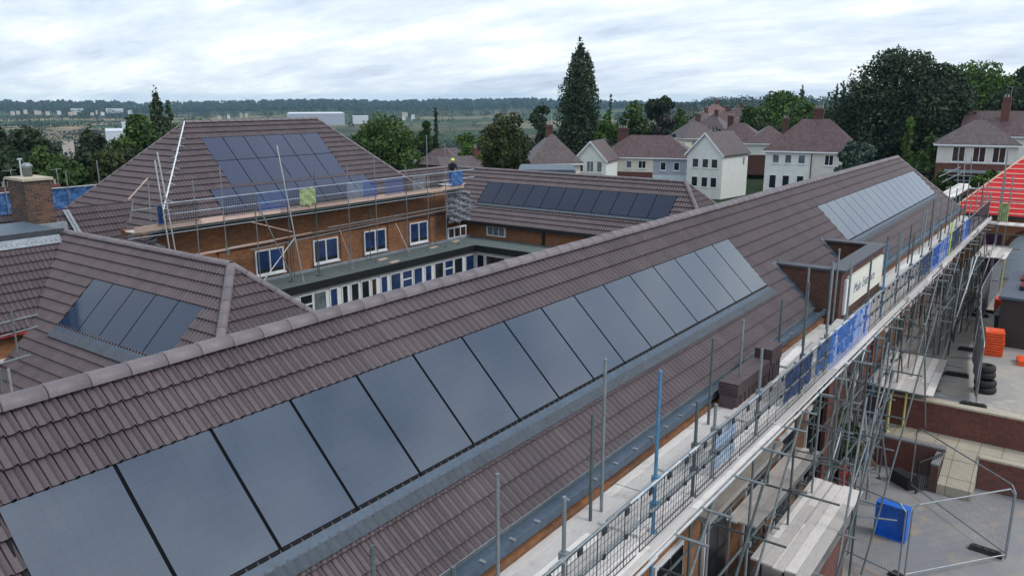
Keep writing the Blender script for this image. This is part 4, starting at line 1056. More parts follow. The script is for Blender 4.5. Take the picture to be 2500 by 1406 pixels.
# mesh site fence panels
def fence_panel(label, a, b, z, h=1.95, mt='galv', net=None, fine=.07, foot=True):
    a = Vector((a[0], a[1], z+.08)); b = Vector((b[0], b[1], z+.08)); d = b-a; L = d.length; e = d/L; up = Vector((0, 0, 1))
    t = thing('mesh_fence', label, 'fence', tuple((a+b)/2-up*.08), group='mesh site fence panels')
    c = .16
    m = MB(); m.path([a, a+up*(h-c), a+up*h+e*c, b+up*h-e*c, b+up*(h-c), b], .021, 7)
    m.path([a+up*.12, b+up*.12], .018, 6); m.build('frame', mt, t)
    m = MB(); n = int(L/fine)
    for i in range(1, n): p = a+e*(L*i/n); m.tube(p+up*.12, p+up*(h-.01), .0015, 3, cap=False)
    for k in range(1, 9): m.tube(a+up*(.12+(h-.12)*k/9), b+up*(.12+(h-.12)*k/9), .0015, 3, cap=False)
    m.build('mesh', 'galv_dark', t)
    if net:
        m = MB(); nx = 12; G_ = [[m.vert(a+e*(L*i/nx)+up*(.1+(h-.15)*k/4)+Vector((-e.y, e.x, 0))*(.03+.03*math.sin(i*1.7+k))) for k in range(5)] for i in range(nx+1)]
        for i in range(nx):
            for k in range(4): m.face((G_[i][k], G_[i+1][k], G_[i+1][k+1], G_[i][k+1]))
        m.build('netting', net, t)
    return t, a, b, e
def foot(label, p, ang, z):
    m = MB(); c, s_ = math.cos(ang), math.sin(ang); U = Vector((c, s_, 0)); V = Vector((-s_, c, 0)); p = Vector((p[0], p[1], z))
    o = p-U*.38-V*.11
    m.obox(o+Vector((0, 0, .002)), U*.76, V*.22, (0, 0, .07)); m.obox(o+U*.05+V*.03+Vector((0, 0, .072)), U*.66, V*.16, (0, 0, .05))
    for k in range(4): m.obox(o+U*(.1+.16*k)+V*.07+Vector((0, 0, .122)), U*.06, V*.08, (0, 0, .02))
    tag(m.build('ballast_block', 'black_plastic'), label, 'block', 'black block feet of the site fence')
pA = atz(2222, 1190, ZL+.08); pB = atz(2455, 1362, ZL+.08); pC = atz(2207, 1412, ZL+.08)
fence_panel('site fence panel running from the low brick wall to the right corner post', pA, pB, ZL)
fence_panel('site fence panel crossing the lower yard from the right corner post to the bottom edge', (pB.x-.05, pB.y+.02), pC, ZL)
pD = pC+Vector((-.12, .12, 0)); 
fence_panel('site fence panel nearest the timber platform in the lower yard', pD, (pD.x+.9, pD.y+3.2), ZL)
foot('black fence foot under the right corner post of the lower yard', (pB.x+.15, pB.y+.45), R(85), ZL)
foot('black fence foot at the bottom edge under the middle posts', (pC.x, pC.y), R(60), ZL)
m = MB(); p = atz(2195, 1172, ZL); m.obox((p.x-.6, p.y-.35, ZL), (.3, -.25, 0), (.45, .62, 0), (0, 0, .28)); m.obox((p.x-.55, p.y-.3, ZL+.28), (.28, -.22, 0), (.42, .56, 0), (0, 0, .1))
tag(m.build('rubber_block', 'black_plastic'), 'large dark rubber ballast block beside the low brick wall', 'block')
# upper yard fence, four panels with dark netting
fx = [(28.0, 2.17), (32.2, 2.75), (36.5, 3.2), (41, 3.3), (45.2, 3.2)]
fl = ['nearest', 'second', 'third', 'farthest']
for i in range(4): fence_panel('%s netted fence panel in the line across the upper yard' % fl[i], fx[i], fx[i+1], ZU, 1.95, 'galv', 'netting_grey' if i in (0, 1) else 'netting_grey')
for i, (px, py) in enumerate(((2375, 992), (2335, 917), (2365, 856), (2390, 772), (2402, 762))):
    p = atz(px, py, ZU); foot('black fence foot on the upper yard, %s one along the netted fence' % ['nearest', 'second', 'third', 'fourth', 'fifth'][i], p, R(95), ZU)
# tyres
def tyre(p, r, w, lab):
    m = MB(); m.lathe((p[0], p[1], p[2]), [(r*.55, 0), (r*.9, .01), (r, w*.25), (r, w*.75), (r*.9, w*.99), (r*.55, w), (r*.52, w*.5), (r*.5, .02)], 20)
    tag(m.build('tyre', 'rubber', None, True), lab, 'tyre', 'black tyres stacked by the fence')
p = atz(2404, 956, ZU)
for k, l in enumerate(('bottom tyre of the black stack behind the netted fence', 'second tyre up in the black stack behind the netted fence', 'third tyre up in the black stack behind the netted fence', 'top tyre of the black stack behind the netted fence')):
    tyre((p.x+(.06 if k > 1 else 0), p.y+.02*k, ZU+k*.215+(.05 if k > 1 else 0)), .33 if k < 2 else .29, .21, l)
# orange barriers
def orange_stack(px, py, n, lab, w=.5, h=.075):
    p = atz(px, py, ZU); m = MB()
    for k in range(n):
        o = Vector((p.x-.1, p.y-w/2, ZU+k*h+.002)); m.obox(o+Vector((rnd.uniform(-.02, .02), rnd.uniform(-.02, .02), 0)), (.75, .1, 0), (-.06, w, 0), (0, 0, h*.72))
        m.obox(o+Vector((.1, .06, h*.72)), (.5, .06, 0), (-.04, w*.7, 0), (0, 0, h*.26))
    tag(m.build('barrier_stack', 'orange_plastic'), lab, 'barrier', 'orange plastic barriers on the upper yard')
orange_stack(2425, 868, 10, 'tall stack of bright orange plastic barrier feet beside the netted fence', .62, .095)
orange_stack(2446, 768, 8, 'farther stack of orange plastic barriers in front of the dark shed', .6, .09)
orange_stack(2500, 893, 3, 'low orange barrier cut by the right edge of the picture', .4)
# dark timber shed with grey flat roof and the black machine before it
sh = thing('shed', 'dark timber shed with flat grey roof at the right edge of the upper yard', 'shed', (40, 1.2, ZU))
a = atz(2442, 728, ZU+1.9); 
m = MB(); m.box(a.x, a.x+5.5, a.y-3.2, a.y-.05, ZU, ZU+1.9); m.build('wall', 'shed_dark', sh)
m = MB(); m.box(a.x-.12, a.x+5.7, a.y-3.3, a.y+.05, ZU+1.9, ZU+2.0); m.build('roof', 'lead', sh)
m = MB(); m.box(a.x+1.5, a.x+2.6, a.y-2.2, a.y-.5, ZU+2.001, ZU+2.16); m.box(a.x+3.4, a.x+4.8, a.y-2.6, a.y-.4, ZU+2.001, ZU+2.1); m.build('roof_light', 'window_dark', sh)
bn = thing('wheelie_bin', 'dark green bin behind the tall stack of orange barriers', 'bin', tuple(atz(2444, 850, ZU)))
q = atz(2446, 846, ZU); m = MB(); m.hexa([(q.x+.35, q.y-.6, ZU+.1), (q.x+1.1, q.y-.6, ZU+.1), (q.x+1.1, q.y+.35, ZU+.1), (q.x+.35, q.y+.35, ZU+.1), (q.x+.28, q.y-.68, ZU+1.15), (q.x+1.2, q.y-.68, ZU+1.15), (q.x+1.2, q.y+.42, ZU+1.15), (q.x+.28, q.y+.42, ZU+1.15)]); m.build('body', 'clothes_dark', bn)
m = MB(); m.hexa([(q.x+.22, q.y-.72, ZU+1.15), (q.x+1.25, q.y-.72, ZU+1.15), (q.x+1.25, q.y+.46, ZU+1.15), (q.x+.22, q.y+.46, ZU+1.15), (q.x+.4, q.y-.6, ZU+1.33), (q.x+1.2, q.y-.6, ZU+1.36), (q.x+1.2, q.y+.36, ZU+1.36), (q.x+.4, q.y+.36, ZU+1.33)]); m.build('lid', 'felt_green', bn)
m = MB()
for yy in (q.y-.5, q.y+.25):
    for xx in (q.x+.45, q.x+1.0): m.tube((xx, yy-.03, ZU+.07), (xx, yy+.03, ZU+.07), .07, 10)
m.build('wheels', 'rubber', bn)
# blue tray stood on edge
bt_ = thing('blue_tray', 'bright blue plastic tray stood on its edge among the scaffold in the lower yard', 'tray', tuple(atz(2172, 1308, ZL)))
a = atz(2138, 1292, ZL); b = atz(2192, 1310, ZL); d = b-a; e = d.normalized(); nrm = Vector((e.y, -e.x, 0)); 
if nrm.dot(Vector((-1, -1, 0))) > 0: nrm = -nrm
H = .95; Dp = .26; L = .8; b = a+e*L
m = MB(); m.obox(a, e*L, nrm*.03, (0, 0, H)); m.build('base_panel', 'blue_plastic', bt_)
m = MB(); f_ = -nrm
m.obox(a, e*.03, f_*Dp, (0, 0, H)); m.obox(b-e*.03, e*.03, f_*Dp, (0, 0, H)); m.obox(a+e*.03+Vector((0, 0, H-.03)), e*(L-.06), f_*Dp, (0, 0, .03)); m.obox(a+e*.03, e*(L-.06), f_*Dp, (0, 0, .03)); m.build('rim', 'blue_plastic', bt_)
# loose tubes and timber lying about
loose = [((2090, 1258, .7), (2190, 1270, .7), 'pale scaffold tube running from the nearest platform past the blue tray'), ((2085, 1225, .8), (2150, 1235, .8), 'short grey tube end poking out above the blue tray'), ((2185, 1240, .9), (2235, 1232, .9), 'short pale tube end right of the blue tray'), ((2240, 942, .3), (2300, 955, .3), 'thin grey tube lying beside the broad platform'), ((2320, 870, .5), (2400, 876, .5), 'thin tube lying on the upper yard near the fence')]
for (a, b, lab) in loose:
    zz = (ZL if a[1] > 1100 else ZU)+a[2]
    if a[1] < 1100: zz = ZU+.05
    m = MB(); m.tube(atz(a[0], a[1], zz), atz(b[0], b[1], zz), .025, 7); tag(m.build('scaffold_tube', 'galv'), lab, 'tube')
m = MB(); p = atz(2140, 1140, ZL); m.obox(p, (.3, .1, 0), (-.1, .3, 0), (-.3, .9, 1.5)); 
tag(m.build('timber_offcut', 'timber'), 'reddish timber board leaning against the low brick wall', 'board')
for k, (px, py) in enumerate(((2050, 1165), (2075, 1185))):
    p = atz(px, py, ZL); m = MB(); m.obox((p.x, p.y, ZL+.002), (.6, .2, 0), (-.1, .3, 0), (.05, 0, .35)); tag(m.build('red_crate', 'red_things'), ['red crate under the scaffold tubes, left one', 'red crate under the scaffold tubes, right one'][k], 'crate')
# brick stub walls under the nearest platform
low_wall('dark brick stub wall below the nearest timber platform', 14.6, 18.2, 3.62, 3.95, ZL, -9.6, 'brick_red', .02, 'coping_grey')
low_wall('dark brick porch wall between the school and the yard', 12.2, 14.2, 4.3, 4.6, ZL, -9.3, 'brick_orange', .02, 'coping_grey')
m = MB()
rg = np.random.default_rng(4)

# ================================================================== TERRAIN
def interp(x, P):
    for (a, b), (c, d) in zip(P, P[1:]):
        if x <= c: return b+(d-b)*max(0, (x-a))/(c-a)
    return P[-1][1]
PL = [(0, -11.62), (70, -12.2), (150, -17), (300, -27), (700, -44), (1100, -52), (1800, -52), (2600, -50), (3300, -42), (4000, -24), (4600, -30), (6500, -90)]
PR = [(0, -11.62), (60, -12.2), (118, -13.6), (250, -12.5), (380, -14), (700, -24), (1200, -18), (1700, -9), (2300, -16), (4000, -30), (6500, -90)]
def hills_noise(az, r):
    return (math.sin(az*9+1)+.6*math.sin(az*23+2)+.35*math.sin(az*51+r*.0007))*5
def terrain_z(x, y):
    r = math.hypot(x, y); az = math.atan2(y, x)-YAW          # positive = left of the view
    pxx = CX-math.tan(max(-1.3, min(1.3, az)))*FPX
    t = max(0, min(1, (pxx-1350)/450)); t = t*t*(3-2*t)
    z = interp(r, PL)*(1-t)+interp(r, PR)*t
    if r > 1500: z += hills_noise(az, r)*min(1, (r-1500)/1500)*(.8 if t < .5 else .9)
    if r > 300: z += math.sin(x*.004+1)*math.sin(y*.0035)*2.5*min(1, (r-300)/500)
    t2 = max(0, min(1, (pxx-2150)/300))
    z += t2*interp(r, [(0, 0), (110, 0), (190, 5.5), (400, 10), (900, 6), (1500, 0)])
    return z
m = MB(); rads = [0, 20, 40, 60, 80, 100, 120, 140, 165, 195, 230, 270, 320, 380, 450, 540, 640, 760, 900, 1050, 1200, 1400, 1600, 1800, 2000, 2250, 2500, 2750, 3000, 3250, 3500, 3750, 4000, 4250, 4600, 5200, 6500]
NA = 150; prev = None
for r in rads:
    ring = []
    for k in range(NA+1):
        a = YAW+R(100)-R(200)*k/NA; x, y = r*math.cos(a), r*math.sin(a)
        if r == 0: x, y = -60*math.cos(YAW)+ (k-NA/2)*0.01, -60*math.sin(YAW)
        ring.append(m.vert((x, y, terrain_z(x, y) if r else -11.62)))
    if prev:
        for k in range(NA): m.face((prev[k], prev[k+1], ring[k+1], ring[k]), [(0, 0)]*4)
    prev = ring
mt, nt, b = newmat('terrain')
geo = nd(nt, 'ShaderNodeNewGeometry'); pos = geo.outputs['Position']
mp = nd(nt, 'ShaderNodeMapping'); mp.inputs['Scale'].default_value = (1/330, 1/210, 0); mp.inputs['Rotation'].default_value = (0, 0, .5); nt.links.new(pos, mp.inputs[0])
vo = nd(nt, 'ShaderNodeTexVoronoi', feature='F1'); vo.inputs['Scale'].default_value = 1; vo.inputs['Randomness'].default_value = .85; nt.links.new(mp.outputs[0], vo.inputs['Vector'])
sp = nd(nt, 'ShaderNodeSeparateColor'); nt.links.new(vo.outputs['Color'], sp.inputs[0])
fld = nt.nodes.new('ShaderNodeValToRGB'); fld.color_ramp.interpolation = 'CONSTANT'
cols = [(0, (.04, .08, .03)), (.18, (.3, .22, .13)), (.34, (.06, .11, .04)), (.46, (.36, .28, .17)), (.58, (.07, .12, .045)), (.72, (.2, .15, .11)), (.84, (.05, .09, .035))]
e = fld.color_ramp.elements
while len(e) < len(cols): e.new(.5)
for i, (p, c) in enumerate(cols): e[i].position = p; e[i].color = (*c, 1)
nt.links.new(sp.outputs[0], fld.inputs[0])
ln = nd(nt, 'ShaderNodeVectorMath', operation='LENGTH'); nt.links.new(pos, ln.inputs[0])
ramp_r = nd(nt, 'ShaderNodeMapRange'); ramp_r.inputs['From Min'].default_value = 260; ramp_r.inputs['From Max'].default_value = 420; nt.links.new(ln.outputs['Value'], ramp_r.inputs[0])
near = ramp(nt, noise(nt, pos, .03, 6), [(.35, (.018, .03, .012)), (.65, (.035, .055, .022))])
wood = nd(nt, 'ShaderNodeMapRange'); wood.inputs['From Min'].default_value = 2500; wood.inputs['From Max'].default_value = 3000; nt.links.new(ln.outputs['Value'], wood.inputs[0])
c = mix(nt, ramp_r.outputs[0], near, fld.outputs[0])
nw = noise(nt, pos, .004, 6, .65)
c = mix(nt, ramp(nt, nw, [(.5, (0, 0, 0)), (.58, (.85,)*3)]), c, (.02, .04, .018))
nrmv = nd(nt, 'ShaderNodeVectorMath', operation='NORMALIZE'); nt.links.new(pos, nrmv.inputs[0])
dotv = nd(nt, 'ShaderNodeVectorMath', operation='DOT_PRODUCT'); nt.links.new(nrmv.outputs[0], dotv.inputs[0]); dotv.inputs[1].default_value = tuple(cR)
east = nd(nt, 'ShaderNodeMapRange'); east.inputs['From Min'].default_value = -.39; east.inputs['From Max'].default_value = -.33; east.inputs['To Max'].default_value = .62; nt.links.new(dotv.outputs['Value'], east.inputs[0])
c = mix(nt, east.outputs[0], c, ramp(nt, noise(nt, pos, .006, 6, .7), [(.38, (.014, .03, .016)), (.6, (.035, .065, .028)), (.72, (.13, .13, .07))]))
wd = ramp(nt, noise(nt, pos, .0022, 5, .6), [(.4, (.014, .03, .016)), (.62, (.028, .055, .022)), (.78, (.07, .09, .04))])
c = mix(nt, wood.outputs[0], c, wd)
nt.links.new(c, b.inputs['Base Color']); b.inputs['Roughness'].default_value = .95; b.inputs['Specular IOR Level'].default_value = .1
struct(m.build('ground', 'terrain', None, True))

# ------------------------------------------------------------------ trees
def leaf_mesh(name, clumps, size, n_per, mat, seed, squash=1.0, tone_bias=0):
    """clumps: array of (x,y,z,rx,rz). many leaf-spray faces on and inside each clump"""
    rg = np.random.default_rng(seed); C = np.array(clumps, dtype=np.float64)
    w = (C[:, 3]**2); cnt = np.maximum(6, (n_per*w/w.mean())).astype(int); idx = np.repeat(np.arange(len(C)), cnt); N = len(idx)
    d = rg.normal(size=(N, 3)); d /= np.linalg.norm(d, axis=1)[:, None]
    rr = rg.uniform(.55, 1.08, N)**.6
    P = C[idx, :3]+d*rr[:, None]*np.stack([C[idx, 3], C[idx, 3], C[idx, 4]], 1)
    nrm = d*.7+rg.normal(size=(N, 3))*.75; nrm /= np.linalg.norm(nrm, axis=1)[:, None]
    a = np.cross(nrm, rg.normal(size=(N, 3))); a /= np.linalg.norm(a, axis=1)[:, None]; b = np.cross(nrm, a)
    s = size*rg.uniform(.55, 1.35, N)[:, None]; q = rg.uniform(.45, .9, N)[:, None]
    V = np.stack([P-a*s*.5, P-b*s*q*.5+a*s*.1, P+a*s*.55, P+b*s*q*.5-a*s*.05], 1).reshape(-1, 3)
    me = bpy.data.meshes.new(name); me.vertices.add(4*N); me.vertices.foreach_set('co', V.ravel())
    me.loops.add(4*N); me.loops.foreach_set('vertex_index', np.arange(4*N)); me.polygons.add(N)
    me.polygons.foreach_set('loop_start', np.arange(0, 4*N, 4)); me.polygons.foreach_set('loop_total', np.full(N, 4))
    ct = rg.uniform(-.28, .28, len(C))
    tone = np.clip(.42+ct[idx]+rg.normal(0, .2, N)+tone_bias, 0, 1)
    at = me.attributes.new('tone', 'FLOAT', 'FACE'); at.data.foreach_set('value', tone.astype(np.float32))
    me.materials.append(MATS[mat]); me.update(); me.validate(); return me
def crown_clumps(h0, h1, rad, kind, n, rgen):
    """clump centres of a crown between heights h0..h1 and radius rad"""
    out = []; H = h1-h0
    for i in range(n):
        t = (i+.5)/n if kind in ('poplar', 'cone') else rgen.uniform(0, 1)
        if kind == 'round':
            u = rgen.uniform(-1, 1); an = rgen.uniform(0, 6.283); rr = rgen.uniform(.35, .86); q = math.sqrt(max(0, 1-u*u))
            cr = rad*rgen.uniform(.2, .36)
            out.append((q*math.cos(an)*rr*(rad-cr*.4), q*math.sin(an)*rr*(rad-cr*.4), h0+H*(.5+.5*u*.82*rr/.8), cr, cr*.8)); continue
        if kind == 'broad':
            t = rgen.uniform(0, 1)**.8; prof = math.sin(math.pi*min(1, .12+t*.86))**.6
        elif kind == 'poplar': prof = interp(t, [(0, .7), (.3, 1), (.42, 1), (.56, .9), (.73, .76), (.86, .54), (1, .08)])
        elif kind == 'cone': prof = max(.06, 1-t)
        elif kind == 'pine': t = rgen.uniform(0, 1); prof = [.95, 1, .8, .55][min(3, int(t*4))]*(1-.3*t)
        an = rgen.uniform(0, 6.283); rr = rad*prof*rgen.uniform(.25, .85); cr = rad*prof*rgen.uniform(.28, .45)+.12*rad
        if kind == 'poplar' or kind == 'cone': cr = rad*prof*rgen.uniform(.28, .42)+.07*rad; rr = rad*prof*rgen.uniform(.3 if kind == 'poplar' else .1, .8)
        fl = .45 if kind == 'pine' else (1.6 if kind == 'poplar' else .8)
        out.append((rr*math.cos(an), rr*math.sin(an), h0+H*t*.96, cr, cr*fl))
    return out
TREES = {}
def tree(name, label, px, py_top, width_px, D, kind='broad', mat='leaf_mid', base=None, n=34, per=110, size=.55, py_low=None, group=None, seed=None, bare=.18, tone=0):
    g = atd(px, 400, D); x, y = g.x, g.y; z0 = terrain_z(x, y) if base is None else base
    top = atd(px, py_top, D).z; h = max(2.5, top-z0); rad = width_px/FPX*math.hypot(x, y)*.5*1.02
    seed = seed or int(px*7+py_top); rgen = random.Random(seed)
    t = thing(name, label, 'tree' if 'shrub' not in name else 'shrub', (x, y, z0), rgen.uniform(0, 6.28), group)
    hl = h*bare if py_low is None else max(.3, atd(px, py_low, D).z-z0)
    cl = crown_clumps(hl, h-.02*h, rad, kind, n, rgen)
    if kind in ('poplar', 'cone', 'pine', 'broad'): cl.append((0, 0, h-.06*h, rad*.14+.1, h*.06))
    me = leaf_mesh('crown', cl, size, per, mat, seed, tone_bias=tone)
    o = bpy.data.objects.new('crown', me); COL.objects.link(o); o.parent = t
    mb = MB(); r0 = max(.09, h*.022); tt = .8 if kind in ('poplar', 'cone', 'pine') else .55
    mb.tube((0, 0, -.3), (.03*h*rgen.uniform(-1, 1), .03*h*rgen.uniform(-1, 1), h*tt*.55), r0, 8, r0*.7); mb.tube((0, 0, h*tt*.5), (.02*h, 0, h*tt*1.15), r0*.7, 7, r0*.25)
    for k in range(6):
        c = cl[rgen.randrange(len(cl))]; zz = hl*.7+(c[2]-hl*.7)*.35; mb.tube((0, 0, max(.3, zz)), (c[0]*.85, c[1]*.85, c[2]), r0*.32, 5, r0*.1)
    mb.build('trunk', 'bark', t, True, local=True)
    return t
GT = 'trees behind the school'
big = dict(n=80, per=260, size=.5)
tree('poplar_tree', 'very tall pointed poplar rising above the skyline near the picture centre', 1412, 88, 104, 132, 'poplar', 'leaf_poplar', n=220, per=130, size=.42, bare=.03)
tree('deciduous_tree', 'big round dark green tree left of the tall poplar, behind the rear wing', 1234, 258, 152, 92, 'round', 'leaf_olive', n=130, per=230, size=.3, bare=.05)
tree('deciduous_tree', 'round bright green tree just right of the hall roof', 938, 266, 190, 88, 'round', 'leaf_mid', n=150, per=240, size=.3, bare=.03)
tree('pine_tree', 'largest dark tree with spreading crown at the right, tallest of the pair', 2165, 112, 210, 128, 'broad', 'leaf_dark', n=110, per=330, size=.45, bare=.12)
tree('pine_tree', 'dark broad tree joined to the right side of the largest dark tree', 2275, 150, 150, 124, 'broad', 'leaf_dark', n=80, per=320, size=.45, bare=.12)
tree('deciduous_tree', 'bright green broad tree at the upper right behind the dark pair', 2362, 150, 175, 160, 'broad', 'leaf_bright', **big, tone=-.1)
tree('deciduous_tree', 'dark grey-green tree cut by the upper right edge', 2475, 160, 110, 165, 'broad', 'leaf_dark', n=40, per=200, size=.6, tone=.15)
tree('deciduous_tree', 'dark tree standing behind the far right house chimney', 2470, 200, 150, 150, 'broad', 'leaf_dark', n=40, per=170, size=.6)
tree('ivy_clad_tree', 'narrow yellow-green ivy clad tree in front of the largest dark tree', 2212, 285, 85, 106, 'cone', 'leaf_bright', n=40, per=130, size=.45, bare=.02, tone=-.2)
tree('deciduous_tree', 'mid green bushy tree between the ivy clad tree and the far right house', 2268, 325, 70, 104, 'broad', 'leaf_mid', n=30, per=110, size=.5, bare=.02)
tree('shrub_tree', 'soft grey-green bushy tree hiding the corner of the hipped white house', 2090, 322, 98, 84, 'round', 'leaf_blue', n=60, per=110, size=.34, bare=.02)
tree('deciduous_tree', 'dark tree close behind the right shoulder of the round dark tree', 1322, 250, 78, 150, 'broad', 'leaf_dark', n=30, per=120, size=.6)
tree('deciduous_tree', 'light green tree tucked at the right foot of the tall poplar', 1480, 268, 56, 128, 'broad', 'leaf_bright', n=26, per=110, size=.5, tone=-.1)
tree('conifer_tree', 'small pointed conifer right of the tall poplar against the hills', 1487, 230, 30, 185, 'cone', 'leaf_poplar', n=26, per=60, size=.5, bare=.02)
tree('deciduous_tree', 'dark leafy tree between the poplar and the rounded dark crown', 1545, 243, 92, 140, 'broad', 'leaf_mid', n=44, per=130, size=.55, tone=-.15)
tree('deciduous_tree', 'very dark smooth rounded tree crown above the terrace roofs', 1605, 224, 76, 150, 'round', 'leaf_dark', n=44, per=140, size=.5, py_low=300)
tree('deciduous_tree', 'greyish purple thin tree under the very dark rounded crown', 1622, 276, 72, 138, 'broad', 'leaf_grey', n=30, per=110, size=.5)
tree('deciduous_tree', 'dark green rounded tree at the left of the mid right tree group', 1838, 256, 96, 175, 'round', 'leaf_mid', n=44, per=130, size=.6, py_low=330)
tree('deciduous_tree', 'bright green tree top in the middle of the mid right tree group', 1900, 222, 120, 205, 'broad', 'leaf_bright', n=44, per=140, size=.7, tone=-.15)
tree('deciduous_tree', 'dull green tree in the mid right group just left of the hipped house chimney', 1955, 250, 110, 180, 'broad', 'leaf_mid', n=44, per=140, size=.6)
tree('deciduous_tree', 'shadowy tree behind the chimney of the hipped white house', 2025, 262, 100, 150, 'broad', 'leaf_dark', n=44, per=140, size=.55, tone=.1)
tree('poplar_tree', 'small poplar shape poking above the mid right tree group', 1945, 207, 20, 300, 'poplar', 'leaf_poplar', n=20, per=40, size=.8)
for i, (px, py, w) in enumerate(((2027, 205, 11), (2042, 197, 17), (2064, 203, 13))):
    tree('poplar_tree', 'slim distant poplar on the skyline left of the largest dark tree, %s of three' % ['left', 'middle', 'right'][i], px, py, w, 330, 'poplar', 'leaf_poplar', n=18, per=36, size=.9)
tree('deciduous_tree', 'light green bushy tree between the far cream houses and the round dark tree', 1140, 312, 70, 150, 'round', 'leaf_bright', n=30, per=100, size=.55)
tree('conifer_tree', 'dark pointed conifer right of the bright round tree', 1066, 262, 40, 150, 'cone', 'leaf_dark', n=34, per=70, size=.5)
tree('deciduous_tree', 'small dull green tree between the bright round tree and the dark conifer', 1038, 282, 58, 152, 'round', 'leaf_mid', n=30, per=80, size=.55)
tree('poplar_tree', 'tall narrow poplar behind the left end of the hall roof', 395, 210, 56, 112, 'poplar', 'leaf_poplar', n=90, per=90, size=.42, bare=.05)
tree('poplar_tree', 'shorter companion poplar right of the left-hand poplar', 424, 243, 40, 114, 'poplar', 'leaf_poplar', n=26, per=80, size=.5, bare=.05)
tree('deciduous_tree', 'broad dark green tree at the foot of the left-hand poplar', 352, 268, 110, 106, 'broad', 'leaf_mid', n=60, per=170, size=.5, bare=.03)
tree('deciduous_tree', 'bushy dark tree right of the left-hand poplar, above the hall ridge', 440, 282, 90, 116, 'round', 'leaf_mid', n=50, per=150, size=.5)
tree('deciduous_tree', 'dark tree standing left of the broad tree, before the pale fields', 232, 305, 90, 105, 'broad', 'leaf_dark', n=44, per=150, size=.5, bare=.03, tone=.1)
tree('deciduous_tree', 'large dark tree mass near the left edge', 72, 308, 150, 95, 'broad', 'leaf_dark', n=70, per=200, size=.5, bare=.02, tone=.15)
tree('deciduous_tree', 'dark tree cut off by the left edge', -8, 292, 80, 100, 'broad', 'leaf_dark', n=34, per=150, size=.5, tone=.1)
tree('deciduous_tree', 'low rounded green tree in front of the left trees', 170, 352, 130, 88, 'round', 'leaf_mid', n=50, per=150, size=.45, bare=.01, tone=-.15)
tree('deciduous_tree', 'low dark leafy tree beside the hall hip at the left', 265, 355, 130, 86, 'round', 'leaf_olive', n=50, per=150, size=.45, bare=.01)
tree('deciduous_tree', 'dark low tree filling the gap under the broad left tree', 330, 345, 110, 92, 'round', 'leaf_dark', n=44, per=140, size=.45, bare=.01, tone=.1)
tree('deciduous_tree', 'dim leafy tree left of centre just over the far end of the hall ridge', 560, 284, 70, 190, 'round', 'leaf_mid', n=30, per=100, size=.7)
tree('deciduous_tree', 'flat-topped dim tree showing over the middle of the hall ridge', 625, 283, 80, 200, 'round', 'leaf_dark', n=30, per=100, size=.7, tone=.15)
tree('deciduous_tree', 'low bright tree line end showing over the hall ridge near the poplar', 500, 281, 90, 170, 'round', 'leaf_bright', n=34, per=100, size=.6, tone=-.2)
tree('shrub', 'small yellow-green shrub beside the red membrane roof', 2420, 408, 70, 66, 'round', 'leaf_bright', base=-9, n=20, per=90, size=.3)
tree('shrub', 'dark green laurel bush growing under the scaffold by the brick terrace', 2100, 1030, 130, 24.3, 'round', 'leaf_mid', base=ZL, n=40, per=120, size=.14, bare=.02, tone=-.1)
tree('shrub', 'bright green bush peeping between the boards behind the broad platform', 2145, 862, 90, 31, 'round', 'leaf_bright', base=ZU, n=24, per=90, size=.13, bare=.02)
tree('shrub', 'dark hedge-like bush at the back corner of the white gable house', 1862, 345, 62, 150, 'round', 'leaf_dark', n=24, per=80, size=.5)
for i, (px, py, w_, D, kd, mt, lab) in enumerate(((1512, 285, 60, 150, 'round', 'leaf_mid', 'mid green tree close behind the chimney of the long terrace'), (1578, 290, 60, 165, 'round', 'leaf_dark', 'dark low tree behind the middle of the terrace roof'),
        (1655, 262, 50, 210, 'broad', 'leaf_mid', 'green tree standing left of the estate roofs'), (1390, 300, 60, 140, 'broad', 'leaf_dark', 'dark tree filling the foot of the tall poplar on its left'), (1865, 285, 80, 165, 'round', 'leaf_dark', 'dark leafy tree above the brown roof beside the white gable house'),
        (1920, 275, 80, 170, 'round', 'leaf_mid', 'leafy tree directly left of the hipped white house roof'), (2060, 290, 70, 135, 'broad', 'leaf_dark', 'dark tree between the hipped white house and the largest dark tree'), (2330, 250, 70, 150, 'broad', 'leaf_mid', 'mid green tree left of the far right house roof'),
        (2250, 395, 60, 90, 'round', 'leaf_dark', 'low dark bush behind the far end of the long roof'), (2300, 400, 50, 86, 'round', 'leaf_mid', 'low green bush left of the red membrane roof'), (1175, 330, 50, 120, 'broad', 'leaf_bright', 'bright leafy tree touching the left of the round dark tree'), (120, 340, 110, 92, 'round', 'leaf_mid', 'green rounded tree in front of the large left tree mass'))):
    tree('deciduous_tree', lab, px, py, w_, D, kd, mt, n=44, per=140, size=.45, bare=.02, group=None)
# clipped hedge before the hipped house
hd = MB(); 
def hedge(label, pa, pb, D, z0, z1, w, seed):
    a = atd(pa, 460, D); b = atd(pb, 460, D); n = int((b-a).length/.8); cl = []
    mid = (a+b)/2
    for i in range(n+1):
        p = a+(b-a)*(i/n)-mid
        cl.append((p.x, p.y, (z1-z0)*.55, w, (z1-z0)*.5))
    t = thing('hedge', label, 'hedge', (mid.x, mid.y, z0)); me = leaf_mesh('foliage', cl, .4, 70, 'leaf_dark', seed); o = bpy.data.objects.new('foliage', me); COL.objects.link(o); o.parent = t
hedge('dark clipped hedge in front of the hipped white house', 1815, 1905, 92, -13.4, -11.6, .8, 3)
hedge('straggly dark hedge at the foot of the white gable house', 1740, 1800, 100, -14.0, -12.4, .7, 5)

